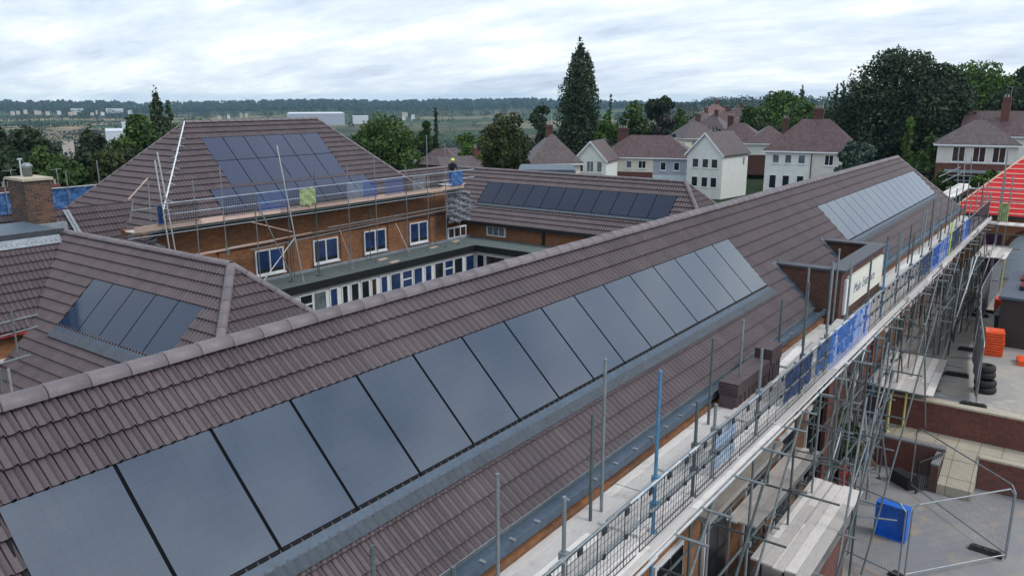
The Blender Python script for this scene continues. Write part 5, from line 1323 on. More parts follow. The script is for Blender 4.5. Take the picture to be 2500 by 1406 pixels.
# distant woodland: nobody could count these trees
rgw = np.random.default_rng(11); cl = []
def px_az(px): return YAW-math.atan((px-CX)/FPX)
def addwood(p0, p1, r0, r1, n, s0, s1):
    for _ in range(n):
        a = px_az(rgw.uniform(p0, p1)); r = rgw.uniform(r0, r1); x, y = r*math.cos(a), r*math.sin(a); s = rgw.uniform(s0, s1)
        cl.append((x, y, terrain_z(x, y)+s*.5, s, s*.75))
def addrow(p0, r0, p1, r1, n, s):
    for i in range(n):
        t = i/(n-1); a = px_az(p0+(p1-p0)*t); r = r0+(r1-r0)*t+rgw.uniform(-8, 8); x, y = r*math.cos(a), r*math.sin(a); q = s*rgw.uniform(.5, 1.3)
        cl.append((x, y, terrain_z(x, y)+q*.4, q, q*.7))
addwood(-60, 420, 900, 1050, 60, 6, 12); addwood(-60, 420, 620, 760, 60, 6, 11); addwood(-60, 900, 300, 460, 130, 5, 9); addwood(-60, 320, 150, 260, 60, 3.5, 6)
addrow(-40, 1350, 420, 1320, 50, 7); addrow(-40, 1650, 420, 1720, 50, 9); addrow(-40, 2250, 420, 2300, 60, 12); addrow(90, 1500, 260, 1900, 30, 8); addrow(-20, 1850, 140, 1750, 24, 9); addrow(180, 1220, 420, 1500, 30, 8)
addwood(420, 900, 500, 900, 90, 6, 11); addwood(840, 1200, 260, 420, 70, 5, 8); addwood(840, 1360, 500, 900, 80, 6, 10); addwood(1400, 1900, 300, 520, 130, 5, 9); addwood(1600, 2100, 600, 1100, 120, 7, 12)
addwood(2000, 2560, 220, 420, 110, 5, 9); addwood(1250, 1760, 180, 250, 50, 4, 6); addwood(60, 340, 2400, 2700, 60, 12, 20); addwood(420, 1300, 2300, 2600, 120, 10, 18)
addwood(-100, 2600, 3000, 4100, 3200, 5, 13); addwood(420, 1400, 950, 2300, 90, 6, 12); addwood(1500, 2100, 1200, 1750, 420, 6, 11)
me = leaf_mesh('woodland', cl, 1, 1, 'leaf_far', 3)
bpy.data.meshes.remove(me)
C = np.array(cl); Rr = np.hypot(C[:, 0], C[:, 1])
bands = [(0, 600, .9, 110), (600, 1300, 1.8, 60), (1300, 2800, 3.2, 40), (2800, 9000, 13, 20)]
for i, (a, b_, s_, per) in enumerate(bands):
    k = (Rr >= a) & (Rr < b_); me = leaf_mesh('woodland', C[k], s_, per, 'leaf_far', 30+i)
    o = bpy.data.objects.new('woodland', me); COL.objects.link(o)
    tag(o, ['dark tree belt just beyond the school roofs', 'woods and hedgerows on the near valley side', 'hedgerow trees dividing the pale valley fields', 'continuous woodland on the far blue hills'][i], 'woodland'); o['kind'] = 'stuff'

# ================================================================== HOUSES
def tri_roof(m, P): m.poly(P)
def house(label, px, D, yaw_off, W, Dp, He, kind, wall='white_render', roofm='house_tile', front=(), side=(), zbase=None, chimneys=(), lower=None, pitch=.75, name='house', over=.35, gut='white_frame', side_sign=1, pys=None, group=None):
    """local frame: front wall at y=-Dp/2 looking to -Y (towards the school), W wide. front/side windows: (centre, sill, w, h, material)"""
    g = atd(px, 400, D); az = math.atan2(g.y, g.x); rz = az-math.pi/2+R(yaw_off)
    z = terrain_z(g.x, g.y) if zbase is None else zbase
    fk = 1
    if pys:
        Df = D-Dp/2; z = atd(px, pys[1], Df).z; H1 = atd(px, pys[0], Df).z-z; fk = H1/He; He = H1; pass
        front = [(c, s*fk, w, h*min(1, fk), mt) for (c, s, w, h, mt) in front]; side = [(c, s*fk, w, h*min(1, fk), mt) for (c, s, w, h, mt) in side]
        if lower: lower = (lower[0], lower[1]*fk)
    t = thing(name, label, 'house', (g.x, g.y, z), rz, group)
    B = lambda mb, n, mt, par=t: mb.build(n, mt, par, local=True)
    w2, d2 = W/2, Dp/2
    m = MB(); z0 = -1.2; zs = He if lower is None else lower[1]
    if lower: m.box(-w2, w2, -d2, d2, z0, zs); B(m, 'lower_wall', lower[0]); m = MB(); m.box(-w2, w2, -d2, d2, zs, He)
    else: m.box(-w2, w2, -d2, d2, z0, He)
    tp = math.tan(pitch)
    if kind == 'gable_front':
        hr = He+w2*tp
        for y in (-d2, d2-.02): m.poly([(-w2, y, He), (w2, y, He), (0, y, hr)])
    if kind == 'gable_side':
        hr = He+d2*tp
        for x in (-w2, w2-.02): m.poly([(x, -d2, He), (x, d2, He), (x, 0, hr)])
    B(m, 'wall', wall)
    m = MB(); o = over; e = He-o*tp*.6; th = .12
    def slab(P):
        a = [Vector(p) for p in P]; m.poly(a); m.poly([p+Vector((0, 0, -th)) for p in a][::-1])
        for i in range(len(a)): j = (i+1) % len(a); m.poly([a[i], a[i]+Vector((0, 0, -th)), a[j]+Vector((0, 0, -th)), a[j]])
    if kind == 'gable_front':
        hr = He+w2*tp+.1
        slab([(0, -d2-o, hr), (0, d2+o, hr), (-w2-o, d2+o, He+.1-o*tp), (-w2-o, -d2-o, He+.1-o*tp)]); slab([(0, d2+o, hr), (0, -d2-o, hr), (w2+o, -d2-o, He+.1-o*tp), (w2+o, d2+o, He+.1-o*tp)])
    elif kind == 'gable_front_hip':
        pass
    elif kind == 'gable_side':
        hr = He+d2*tp+.1
        slab([(-w2-o, 0, hr), (w2+o, 0, hr), (w2+o, -d2-o, He+.1-o*tp), (-w2-o, -d2-o, He+.1-o*tp)]); slab([(w2+o, 0, hr), (-w2-o, 0, hr), (-w2-o, d2+o, He+.1-o*tp), (w2+o, d2+o, He+.1-o*tp)])
    else:
        k = min(w2, d2)+o; hr = He+k*tp-o*tp+.1; ze = He+.1-o*tp*.5; rx = max(0, w2+o-k); ryy = max(0, d2+o-k)
        A = [(-w2-o, -d2-o, ze), (w2+o, -d2-o, ze), (w2+o, d2+o, ze), (-w2-o, d2+o, ze)]; hr = ze+k*tp
        if rx >= ryy:
            L_, R_ = (-rx, 0, hr), (rx, 0, hr); slab([A[0], A[1], R_, L_]); slab([A[2], A[3], L_, R_]); slab([A[1], A[2], R_]); slab([A[3], A[0], L_])
        else:
            L_, R_ = (0, -ryy, hr), (0, ryy, hr); slab([A[0], A[1], L_]); slab([A[2], A[3], R_]); slab([A[1], A[2], R_, L_]); slab([A[3], A[0], L_, R_])
    rf = B(m, 'roof', roofm)
    # eaves boards
    m = MB(); ze = He+.02-o*tp*(.5 if kind == 'hip' else 1)
    if kind == 'gable_front':
        hr = He+w2*tp+.1
        for s_ in (-1, 1): m.hexa([(s_*(w2+o), -d2-o-.05, He+.1-o*tp-.26), (0, -d2-o-.05, hr-.26), (0, -d2-o-.005, hr-.26), (s_*(w2+o), -d2-o-.005, He+.1-o*tp-.26), (s_*(w2+o), -d2-o-.05, He+.1-o*tp+.03), (0, -d2-o-.05, hr+.03), (0, -d2-o-.005, hr+.03), (s_*(w2+o), -d2-o-.005, He+.1-o*tp+.03)])
        B(m, 'bargeboard', gut)
    else:
        m.box(-w2-o-.06, w2+o+.06, -d2-o-.08, -d2-o-.005, ze-.14, ze+.02); m.box(w2+o+.005, w2+o+.08, -d2-o, d2+o, ze-.14, ze+.02); m.box(-w2-o-.08, -w2-o-.005, -d2-o, d2+o, ze-.14, ze+.02); B(m, 'gutter', gut)
    def win(c, s, w, h, mt, face):
        fr = MB(); gl = MB(); q = .07
        if face == 'f':
            y = -d2
            for (a, b, c_, d_) in ((c-w/2, c+w/2, s, s+q), (c-w/2, c+w/2, s+h-q, s+h), (c-w/2, c-w/2+q, s+q, s+h-q), (c+w/2-q, c+w/2, s+q, s+h-q)): fr.box(a, b, y-.05, y-.003, c_, d_)
            if w > .95: fr.box(c-.03, c+.03, y-.05, y-.003, s+q, s+h-q)
            fr.box(c-w/2-.08, c+w/2+.08, y-.12, y-.004, s-.09, s-.002); gl.box(c-w/2+q, c+w/2-q, y-.02, y-.002, s+q, s+h-q)
        else:
            x = w2*side_sign; a0, a1 = (x+.003, x+.05) if side_sign > 0 else (x-.05, x-.003)
            for (a, b, c_, d_) in ((c-w/2, c+w/2, s, s+q), (c-w/2, c+w/2, s+h-q, s+h), (c-w/2, c-w/2+q, s+q, s+h-q), (c+w/2-q, c+w/2, s+q, s+h-q)): fr.box(a0, a1, a, b, c_, d_)
            gl.box(min(x, x+.02*side_sign), max(x, x+.02*side_sign), c-w/2+q, c+w/2-q, s+q, s+h-q)
        f = B(fr, 'window', 'white_frame'); p = gl.build('pane', mt, None, local=True); p.parent = f
    for (c, s, w, h, mt) in front: win(c, s, w, h, mt, 'f')
    for (c, s, w, h, mt) in side: win(c, s, w, h, mt, 's')
    for (cx, cy, cw, chh, mt) in chimneys:
        m = MB(); base = He-.3; top = hr+chh; m.box(cx-cw/2, cx+cw/2, cy-.35, cy+.35, base, top); m.box(cx-cw/2-.07, cx+cw/2+.07, cy-.42, cy+.42, top-.32, top-.2)
        c_ = m.build('chimney', mt, None, local=True); c_.parent = rf
        m = MB()
        for k in range(max(2, int(cw/.35))): m.lathe((cx-cw/2+.2+k*.35, cy, top), [(.11, 0), (.1, .3), (.13, .33), (.11, .36)], 8)
        p = m.build('chimney_pot', 'far_roof', None, local=True); p.parent = c_
        m = MB(); ax_ = cx+cw*.4; m.tube((ax_, cy, top), (ax_, cy, top+1.3), .02, 4); m.tube((ax_-.5, cy, top+1.2), (ax_+.4, cy, top+1.25), .015, 4)
        for k in range(5): m.tube((ax_-.45+k*.18, cy-.2, top+1.21+.01*k), (ax_-.45+k*.18, cy+.2, top+1.21+.01*k), .01, 3)
        p = m.build('aerial', 'alu', None, local=True); p.parent = c_
    return t, B
WD, WG, WB = 'window_dark', 'window_grey', 'window_brown'
def row(xs, s, w, h, mt=WD): return [(x, s, w, h, mt) for x in xs]
# white gable house facing the school
house('white two-storey house with tall pointed front gable, tiled roof and cream side wall', 1752, 117, -26, 5.3, 8.0, 5.6, 'gable_front', 'white_render', 'house_tile_grey',
      front=row((-1.35, .15, 1.5), 3.5, .95, 1.35)+row((-1.35, .15, 1.5), .7, .95, 1.5), side=[(2.6, 3.7, .5, 1.2, WD)], pys=(376, 470), pitch=.8, over=.3)
t_, B_ = house('long low terrace house with cream left half, dusty blue right half and one purple-brown roof', 1584, 122, -5, 13.8, 8, 5.1, 'hip', 'cream_render', 'house_tile',
      front=row((-4.6, -2.5), 3.5, .8, 1.1, WG)+[(-.6, 3.5, 1.1, 1.1, WD)]+row((2.4, 4.3, 6.0), 3.3, .8, 1.2, WD)+row((-3.9, -1.8), .6, 1.1, 1.2, WG), pys=(384, 473), chimneys=[(-4.0, 0, 1.5, 1.0, 'brick_dark')], pitch=.6, over=.3)
m = MB(); m.box(1.0, 6.895, -4.012, -4.002, 2.75, 5.0); B_(m, 'upper_render', 'grey_render'); m = MB(); m.box(1.0, 6.895, -4.013, -4.003, -.8, 2.7); B_(m, 'lower_render', 'blue_render')
m = MB(); m.box(-6.895, .95, -4.014, -4.004, -.6, 3.1); B_(m, 'brick_band', 'brick_red')
for x in (2.1, 4.0, 5.7): m = MB(); m.box(x-.65, x+.65, -4.2, -4.085, .3, 1.7); B_(m, 'awning', 'far_white')
house('small cream gabled house end at the left of the long terrace, three windows across', 1456, 112, -16, 4.4, 6, 3.6, 'gable_front', 'white_render', 'house_tile', front=[(-1.3, 1.9, .75, 1.5, WD), (0, 1.9, 1.0, 1.5, WG), (1.3, 1.9, .75, 1.5, WG)], pys=(390, 455), pitch=.82, over=.3)
house('cream cottage with dark hipped roof and single chimney beyond the rear wing', 1345, 104, 12, 6.2, 6.4, 3.0, 'hip', 'cream_render', 'house_tile_grey', front=row((-2, 1.5), 1, 1, 1.1), pys=(397, 440), chimneys=[(-.3, 0, .8, .9, 'brick_dark')], pitch=.82)
house('flat pale grey roof of a low block just beyond the rear wing ridge', 1335, 62, 0, 3.9, 5, 2.4, 'flat', 'pale_render', 'lead', pys=(418, 440), pitch=.03, over=.1, name='extension', gut='lead')
t_, B_ = house('white and grey semi-detached house with steep red-brown hipped roof and tall dark chimney', 1984, 104, -4, 10.2, 7.2, 5.6, 'hip', 'white_render', 'house_tile',
      front=row((-3.9, -2.5, -1.0), 3.9, .8, 1.15, WG)+row((-4.1, -2.6, -1.0), .7, .85, 1.75, WD)+row((2.0, 3.9), 3.8, 1.0, 1.3, WD)+row((2.0, 3.9), 1.1, 1.0, 1.3, WD), pys=(368, 478), chimneys=[(.2, .3, 1.1, 1.2, 'brick_dark')], lower=('brick_red', .3), pitch=.74)
m = MB(); m.box(.1, 5.099, -3.612, -3.602, .31, 5.3); B_(m, 'render_panel', 'pale_render'); m = MB(); m.tube((.08, -3.68, -.8), (.08, -3.68, 5.4), .06, 6); B_(m, 'downpipe', 'fascia_black')
t_, B_ = house('far right house with broad bay of dark windows between pale panels and purple-brown hipped roof', 2378, 104, 2, 7.6, 6.5, 5.3, 'hip', 'pale_render', 'house_tile_grey',
      front=row((-1.7, .25, 2.1), 2.95, 1.25, 2.0, WB)+[(.3, -.4, 5.8, 1.6, WD)], pys=(352, 452), lower=('brick_red', 2.75), pitch=.6)
m = MB(); m.box(-2.9, 3.4, -4.3, -3.3, 1.35, 1.6); B_(m, 'porch_roof', 'lead_pale')
house('pale house cut by the right edge with tall red brick chimney and purple-brown roof', 2478, 122, -4, 12, 8, 5.9, 'gable_side', 'white_render', 'house_tile', front=[(-1.2, 3.8, 1.2, 1.3, WG)], pys=(330, 440), chimneys=[(-1.7, -1.5, .9, 1.7, 'brick_red')], pitch=.6)
# roofs behind
GRP = 'roofs of the estate behind the terrace'
house('brown hipped roof house behind the white gable house, two chimneys on its ridge', 1800, 150, -8, 9.6, 8, 5, 'hip', 'white_render', 'house_tile', front=row((2.2,), 3.2, 1, 1, WG), pys=(346, 400), chimneys=[(-1.6, 0, 1, 1.2, 'brick_dark')], pitch=.62, group=GRP)
house('brown-roofed house just right of the white gable house, upper window showing', 1872, 146, 6, 7.6, 8, 4.6, 'hip', 'white_render', 'house_tile', front=row((1.2, 3.0), 3.0, 1, 1.1, WD), pys=(350, 410), chimneys=[(2.6, 0, .9, 1.2, 'brick_dark')], pitch=.6, lower=('brick_dark', 2.4), group=GRP)
for i, (px, D, w, zb_, yo, rm, lab) in enumerate(((1690, 175, 8, -12.6, 30, 'house_tile_grey', 'grey-brown roofed house left of the peak of the white gable'), (1735, 215, 8.5, -12.3, -20, 'house_tile_grey', 'small roof with pale verge behind the terrace, second row'),
        (1762, 250, 9, -11.8, 15, 'house_tile', 'higher brown roof on the distant estate slope'), (1712, 250, 8, -12.2, 40, 'house_tile_grey', 'leftmost small roof of the distant estate slope'), (1795, 290, 9, -11, -12, 'house_tile', 'small far brown roof below the wooded hill'),
        (1738, 300, 9, -10.2, 20, 'house_tile_red', 'topmost tiny reddish roof of the distant estate'))):
    house(lab, px, D, yo, w, 7.5, 4.6, 'hip', 'cream_render', rm, front=row((-2, 2), 3, 1, 1, WG), zbase=zb_, chimneys=[(.8, 0, .9, 1.2, 'brick_dark')], pitch=.72, group=GRP)
house('pinkish roofed house half hidden in the trees at the upper right', 2352, 185, 10, 7, 7, 4.5, 'hip', 'white_render', 'house_tile_red', zbase=-6.3, pitch=.75, front=row((-1.5,), 2.6, 1, 1, WG))
house('grey roofed house corner behind the far right chimney', 2440, 190, -20, 8, 7, 6.4, 'gable_front', 'grey_render', 'house_tile_grey', zbase=-6, pitch=.7)
# houses between the hall and the round dark tree
house('pale house with long dark roof below the valley fields, centre left', 1085, 165, 14, 12, 7, 3.6, 'hip', 'white_render', 'house_tile_grey', front=row((-3, 0, 3), 1.6, 1.3, 1.2, WG), zbase=-15.6, pitch=.5)
house('red brick house with chimney under the pale house, partly behind scaffold poles', 1078, 135, -20, 9, 7, 4.4, 'hip', 'brick_red', 'house_tile', front=row((-2, 1.6), 2.2, 1.1, 1.1, WG), zbase=-15.8, pitch=.7)
house('dark gabled house behind the worker with brick chimney at its right', 1128, 118, 28, 9.5, 7, 3.4, 'gable_side', 'brick_dark', 'house_tile_grey', zbase=-14.8, pitch=.72, chimneys=[(2.6, 0, 1.2, 1.1, 'brick_red')])
house('dark roofed house left of the worker beside the bright round tree', 1062, 112, -34, 8, 7, 3.0, 'hip', 'brick_dark', 'house_tile_grey', zbase=-14.4, pitch=.72)
# roofs behind the blue sheeting
house('wide brown roof behind the blue sheeted scaffold at the far left', 40, 74, 6, 16, 8, 3.2, 'gable_side', 'brick_dark', 'house_tile_grey', zbase=-13.4, pitch=.55, chimneys=[(-.8, .2, .9, .9, 'brick_dark')])
house('brown hipped roof with orange-topped chimney between the blue sheeting and the hall', 188, 80, 10, 10, 8, 2.9, 'hip', 'brick_dark', 'house_tile_grey', zbase=-13.2, pitch=.5, chimneys=[(-2.0, 0, .9, .7, 'brick_red')])
# garden odds and ends
def fence_line(label, pa, pb, D, zb_, h, mt, step=.9, r=.05, boards=False):
    a = atd(pa, 420, D); b = atd(pb, 420, D); a.z = b.z = zb_; n = int((b-a).length/step); t = thing('garden_fence', label, 'fence', tuple((a+b)/2)); e = (b-a).normalized()
    m = MB()
    for i in range(n+1): p = a+e*(i*step); m.tube(p, p+Vector((0, 0, h)), r, 5, r*.6)
    m.build('pales', mt, t); m = MB(); m.tube(a+Vector((0, 0, h*.8)), b+Vector((0, 0, h*.8)), .03); m.tube(a+Vector((0, 0, h*.3)), b+Vector((0, 0, h*.3)), .03); m.build('rails', mt, t)
fence_line('row of pale pointed palisade posts in front of the grey-green bushy tree', 2044, 2135, 72, -10.5, 3.0, 'boards_across', .75, .06)
fence_line('thin grey railings along the pavement below the white gable house', 1745, 1850, 80, -13.2, 1.5, 'galv_dark', .5, .025)
m = MB(); p = atd(1864, 440, 108); m.obox((p.x, p.y, -13.2), (1.4, -2.2, 0), (.05, .05, 0), (0, 0, 2.6)); tag(m.build('garden_gate', 'membrane_red'), 'dark red garden gate between the white gable house and the hipped house', 'gate')
for i, (pa, pb, D, z_, mt, lab) in enumerate(((1815, 2010, 88, -13.0, 'tarmac', 'road'), (1740, 2000, 84, -13.05, 'concrete', 'pavement'))):
    a = atd(pa, 400, D); b = atd(pb, 400, D); d = (b-a).normalized(); nn = Vector((-d.y, d.x, 0))
    if i == 0: m = MB(); m.obox(a-d*30+Vector((0, 0, z_-.3-a.z)), (b-a)+d*60, nn*5, (0, 0, .3))
    else: m = MB(); m.obox(a-d*30+Vector((0, 0, z_-.2-a.z)), (b-a)+d*60, nn*2, (0, 0, .3))
    for v_ in range(len(m.v)): pass
    struct(m.build(lab, mt))
# distant town buildings
def far_block(label, px, py, wpx, hpx, D, mt, roof=None, group=None, depth=None):
    g = atd(px, py+hpx, D); w = wpx/FPX*D; h = hpx/FPX*D; az = math.atan2(g.y, g.x); t = thing('distant_building', label, 'building', (g.x, g.y, g.z), az-math.pi/2, group)
    dp = depth or w*.4; m = MB(); m.box(-w/2, w/2, 0, dp, -6, h*.8); m.build('wall', mt, t, local=True)
    m = MB(); hh = h*.8; m.box(-w/2-.2, w/2+.2, -.2, dp+.2, hh, hh+.3)
    if roof != 'flat': m.poly([(-w/2, -.3, hh+.3), (w/2, -.3, hh+.3), (w/2*.9, dp/2, h*1.15), (-w/2*.9, dp/2, h*1.15)]); m.poly([(w/2, dp, hh+.3), (-w/2, dp, hh+.3), (-w/2*.9, dp/2, h*1.15), (w/2*.9, dp/2, h*1.15)])
    m.build('roof', 'far_white' if roof == 'flat' else (roof or 'far_roof'), t, local=True); return t
far_block('long white warehouse just above the hall ridge on the skyline side of the valley', 772, 276, 130, 16, 900, 'grey_render', 'flat', depth=90)
far_block('low white shed at the right end of the long white warehouse', 880, 284, 36, 6, 950, 'far_white', 'flat', depth=30)
far_block('white roofed works among the trees left of the poplar', 288, 320, 48, 9, 720, 'far_white', 'flat', depth=60)
far_block('small white roof above the white works at left', 306, 300, 14, 8, 800, 'far_white', 'flat', depth=20)
far_block('bright white long shed below the hills, left of the poplar', 280, 266, 34, 6, 2600, 'far_white', 'flat', depth=60)
far_block('fainter white shed left of the bright long shed', 188, 266, 24, 5, 2700, 'far_white', 'flat', depth=60)
rt_ = random.Random(3)
for i in range(26):
    px = rt_.choice([rt_.uniform(0, 130), rt_.uniform(530, 655), rt_.uniform(0, 330), rt_.uniform(985, 1010)])
    py = rt_.uniform(268, 276) if px < 500 else rt_.uniform(274, 285)
    far_block('tiny pale far-off building in the valley town', px, py, rt_.uniform(3, 8), rt_.uniform(2, 3.4), rt_.uniform(2000, 2400) if px < 500 else rt_.uniform(1500, 1900), rt_.choice(['far_wall', 'far_white', 'far_wall']), 'far_roof', 'tiny buildings of the valley town')
for i in range(6):
    far_block('little pale house among dark trees left of the hall hip', rt_.uniform(155, 190), rt_.uniform(342, 358), rt_.uniform(6, 9), 4, rt_.uniform(330, 380), 'far_wall', 'far_roof', 'little houses in the left trees')

# ================================================================== PEOPLE
def person(label, loc, face, joints, rad, cloth, legs='clothes_dark', helmet='helmet', vest=False):
    t = thing('person', label, 'person', loc, face)
    me = bpy.data.meshes.new('body'); names = list(joints); idx = {n: i for i, n in enumerate(names)}
    E_ = [('pelvis', 'chest'), ('chest', 'neck'), ('neck', 'head'), ('chest', 'shl'), ('shl', 'ell'), ('ell', 'hal'), ('chest', 'shr'), ('shr', 'elr'), ('elr', 'har'), ('pelvis', 'hil'), ('hil', 'knl'), ('knl', 'fol'), ('fol', 'tol'), ('pelvis', 'hir'), ('hir', 'knr'), ('knr', 'for'), ('for', 'tor')]
    me.from_pydata([joints[n] for n in names], [(idx[a], idx[b]) for a, b in E_], [])
    o = bpy.data.objects.new('body', me); COL.objects.link(o); o.parent = t
    md = o.modifiers.new('skin', 'SKIN'); sv = me.skin_vertices[0].data
    for n in names: sv[idx[n]].radius = (rad[n], rad[n]); sv[idx[n]].use_root = (n == 'pelvis')
    o.modifiers.new('sub', 'SUBSURF').levels = 1; o.modifiers['sub'].render_levels = 2; me.materials.append(MATS[cloth])
    hx, hy, hz_ = joints['head']
    if vest:
        m = MB(); c_ = joints['chest']; m.lathe((c_[0], c_[1]+.01, joints['pelvis'][2]-.02), [(.19, 0), (.195, .15), (.215, .3), (.2, .45), (.12, .53)], 14); m.build('vest', 'hivis', t, True, local=True)
    m = MB(); m.lathe((hx, hy, hz_-.1), [(.05, -.02), (.075, .03), (.088, .1), (.085, .16), (.05, .21)], 12); f = m.build('head', 'skin', t, True, local=True)
    m = MB(); m.tube((hx, hy-.085, hz_+.0), (hx, hy-.112, hz_-.02), .016, 6)
    for s_ in (-1, 1): m.tube((hx+s_*.087, hy, hz_), (hx+s_*.1, hy, hz_+.01), .025, 6)
    n_ = m.build('face', 'skin', t, True, local=True); n_.parent = f
    m = MB(); 
    for s_ in (-1, 1): m.tube((hx+s_*.032, hy-.084, hz_+.03), (hx+s_*.032, hy-.092, hz_+.03), .011, 6)
    m.tube((hx-.025, hy-.085, hz_-.05), (hx+.025, hy-.085, hz_-.05), .006, 5); e_ = m.build('eyes_and_mouth', 'clothes_dark', t, local=True); e_.parent = f
    m = MB(); m.lathe((hx, hy, hz_+.05), [(.135, 0), (.13, .015), (.11, .02), (.108, .07), (.085, .115), (.04, .14)], 16); m.build('helmet', helmet, t, True, local=True)
    for s_, nme in ((-1, 'hal'), (1, 'har')):
        p = Vector(joints[nme]); q = Vector(joints['ell' if s_ < 0 else 'elr']); d = (p-q).normalized(); side = d.orthogonal().normalized(); m = MB()
        m.obox(p-side*.04-d.cross(side)*.014, side*.08, d.cross(side)*.028, d*.09)
        for k in range(4):
            L = (.06, .072, .068, .052)[k]; a = p+d*.088+side*(-.032+.0215*k); b = a+d*L*.55-d.cross(side)*.008; m.tube(a, b, .009, 5, .0085); m.tube(b, b+d*L*.4-d.cross(side)*.02, .0085, 5, .007)
        a = p+d*.025-side*.042*s_; m.tube(a, a+d*.035-side*.025*s_, .011, 5, .009); m.tube(a+d*.035-side*.025*s_, a+d*.065-side*.03*s_, .009, 5, .007)
        m.build('hand', 'skin', t, True, local=True)
    return t
JR = dict(pelvis=.15, chest=.17, neck=.06, head=.05, shl=.075, ell=.05, hal=.035, shr=.075, elr=.05, har=.035, hil=.095, knl=.065, fol=.05, tol=.045, hir=.095, knr=.065, **{'for': .05, 'tor': .045})
# worker bent over behind the guard rail of the hall scaffold
JB = dict(pelvis=(0, .1, .78), chest=(0, -.12, 1.14), neck=(0, -.24, 1.32), head=(0, -.3, 1.42), shl=(-.2, -.16, 1.2), ell=(-.28, -.3, .98), hal=(-.2, -.5, .86), shr=(.2, -.16, 1.2), elr=(.28, -.3, .96), har=(.18, -.52, .84),
          hil=(-.1, .1, .72), knl=(-.14, -.1, .42), fol=(-.13, .08, .07), tol=(-.13, -.12, .04), hir=(.1, .1, .72), knr=(.14, -.14, .42), **{'for': (.13, .06, .07), 'tor': (.13, -.14, .04)})
p = aty(1103, 385, 32.4)
ww = person('worker in lime helmet bent over beside the ridge where hall and rear wing meet', (p.x, 32.4, p.z-1.62), R(-40), JB, JR, 'clothes_dark')
m = MB(); g0 = p.z-1.62; m.box(p.x-.7, p.x+.7, 31.9, 33.0, g0-.05, g0); tag(m.build('small_plank', 'boards'), 'short board laid on the roof junction under the crouching worker', 'board')
# ================================================================== LIGHT, SKY, AIR
w = bpy.data.worlds.new('World'); sc.world = w; w.use_nodes = True; nt = w.node_tree
bg = nt.nodes['Background']
SUN_EL, SUN_AZ = R(48), YAW-R(115)          # high, behind the camera's right shoulder, veiled by cloud
sky = nd(nt, 'ShaderNodeTexSky', sky_type='NISHITA'); sky.sun_disc = False; sky.sun_elevation = SUN_EL; sky.sun_rotation = math.pi/2-SUN_AZ; sky.air_density = 1; sky.dust_density = 2
tc = nd(nt, 'ShaderNodeTexCoord'); sep = nd(nt, 'ShaderNodeSeparateXYZ'); nt.links.new(tc.outputs['Generated'], sep.inputs[0])
zc_ = math_(nt, 'ADD', math_(nt, 'MAXIMUM', sep.outputs[2], 0), .2)
cx_ = math_(nt, 'DIVIDE', sep.outputs[0], zc_); cy_ = math_(nt, 'DIVIDE', sep.outputs[1], zc_)
cb = nd(nt, 'ShaderNodeCombineXYZ'); nt.links.new(cx_, cb.inputs[0]); nt.links.new(cy_, cb.inputs[1])
mp = nd(nt, 'ShaderNodeMapping'); mp.inputs['Rotation'].default_value = (0, 0, -YAW+.15); mp.inputs['Scale'].default_value = (1.5, .8, 1); nt.links.new(cb.outputs[0], mp.inputs[0])
wv = noise(nt, mp.outputs[0], .8, 3, .5); n1 = noise(nt, mp.outputs[0], 1.25, 8, .6); n2 = noise(nt, mp.outputs[0], 4.2, 7, .62)
cl_ = math_(nt, 'ADD', math_(nt, 'ADD', math_(nt, 'MULTIPLY', n1, .55), math_(nt, 'MULTIPLY', n2, .2)), math_(nt, 'MULTIPLY', wv, .25))
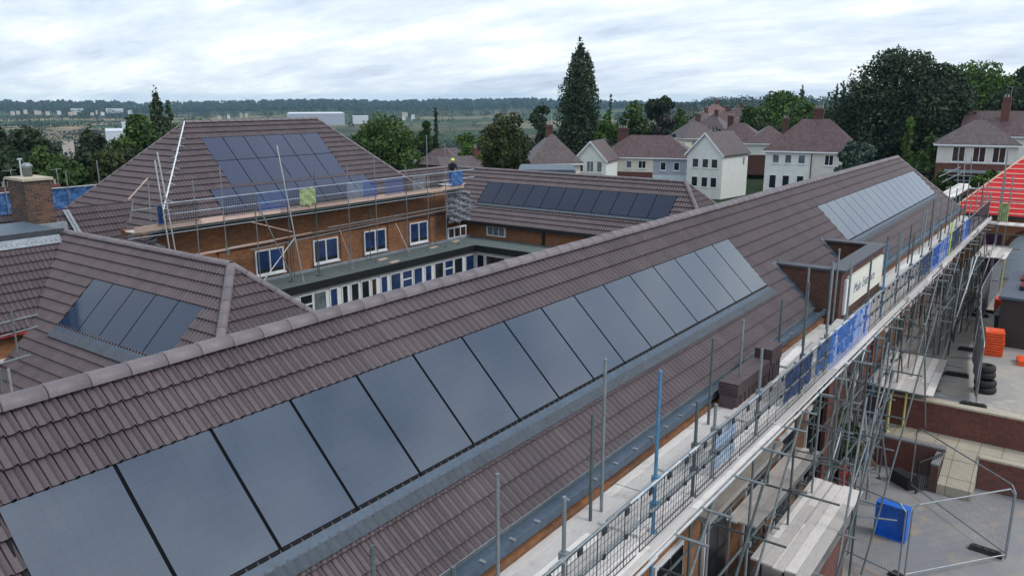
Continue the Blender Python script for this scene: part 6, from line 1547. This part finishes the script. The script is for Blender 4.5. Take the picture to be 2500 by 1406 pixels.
cloud = ramp(nt, cl_, [(.36, (5.0, 5.9, 7.4)), (.45, (6.9, 7.9, 9.3)), (.52, (8.3, 9.2, 9.9)), (.6, (10.6, 11.3, 11.5)), (.72, (9.4, 10.2, 10.7))])
col = mix(nt, .88, sky.outputs[0], cloud)
vz = noise(nt, tc.outputs['Generated'], 3.3, 5, .6); hi_ = nd(nt, 'ShaderNodeMapRange'); hi_.inputs['From Min'].default_value = .3; hi_.inputs['From Max'].default_value = .6; nt.links.new(sep.outputs[2], hi_.inputs[0])
col = mix(nt, hi_.outputs[0], col, mix(nt, 1.0, col, ramp(nt, vz, [(.34, (.5, .53, .58)), (.5, (.95,)*3), (.62, (1.25,)*3)]), 'MULTIPLY'))
nt.links.new(col, bg.inputs['Color']); bg.inputs['Strength'].default_value = .107
sd = bpy.data.lights.new('sun', 'SUN'); sd.energy = 1.45; sd.angle = R(18); sd.color = (1, .96, .9); so = bpy.data.objects.new('sun', sd); COL.objects.link(so)
dv = Vector((math.cos(SUN_EL)*math.cos(SUN_AZ), math.cos(SUN_EL)*math.sin(SUN_AZ), math.sin(SUN_EL))); so.rotation_euler = dv.to_track_quat('Z', 'Y').to_euler()

HAZE = True
if HAZE:
    m = MB(); m.box(-150, 7000, -4500, 7000, -110, 26); o = None
    hm = bpy.data.materials.new('haze_air'); hm.use_nodes = True; hn = hm.node_tree; hn.nodes.remove(hn.nodes['Principled BSDF'])
    pv = hn.nodes.new('ShaderNodeVolumePrincipled'); pv.inputs['Density'].default_value = .00008; pv.inputs['Color'].default_value = (.5, .76, 1, 1); pv.inputs['Anisotropy'].default_value = .2
    hn.links.new(pv.outputs[0], hn.nodes['Material Output'].inputs['Volume']); MATS['haze_air'] = hm
    o = m.build('haze', 'haze_air'); o['kind'] = 'stuff'; o['label'] = 'thin blue haze lying over the valley and far hills'; o['category'] = 'haze'
sc.view_settings.view_transform = 'Standard'; sc.view_settings.look = 'None'; sc.view_settings.gamma = 1; sc.view_settings.exposure = .12
sc.cycles.use_denoising = True; sc.cycles.max_bounces = 6; sc.cycles.diffuse_bounces = 2; sc.cycles.glossy_bounces = 3; sc.cycles.volume_bounces = 1; sc.cycles.transmission_bounces = 2
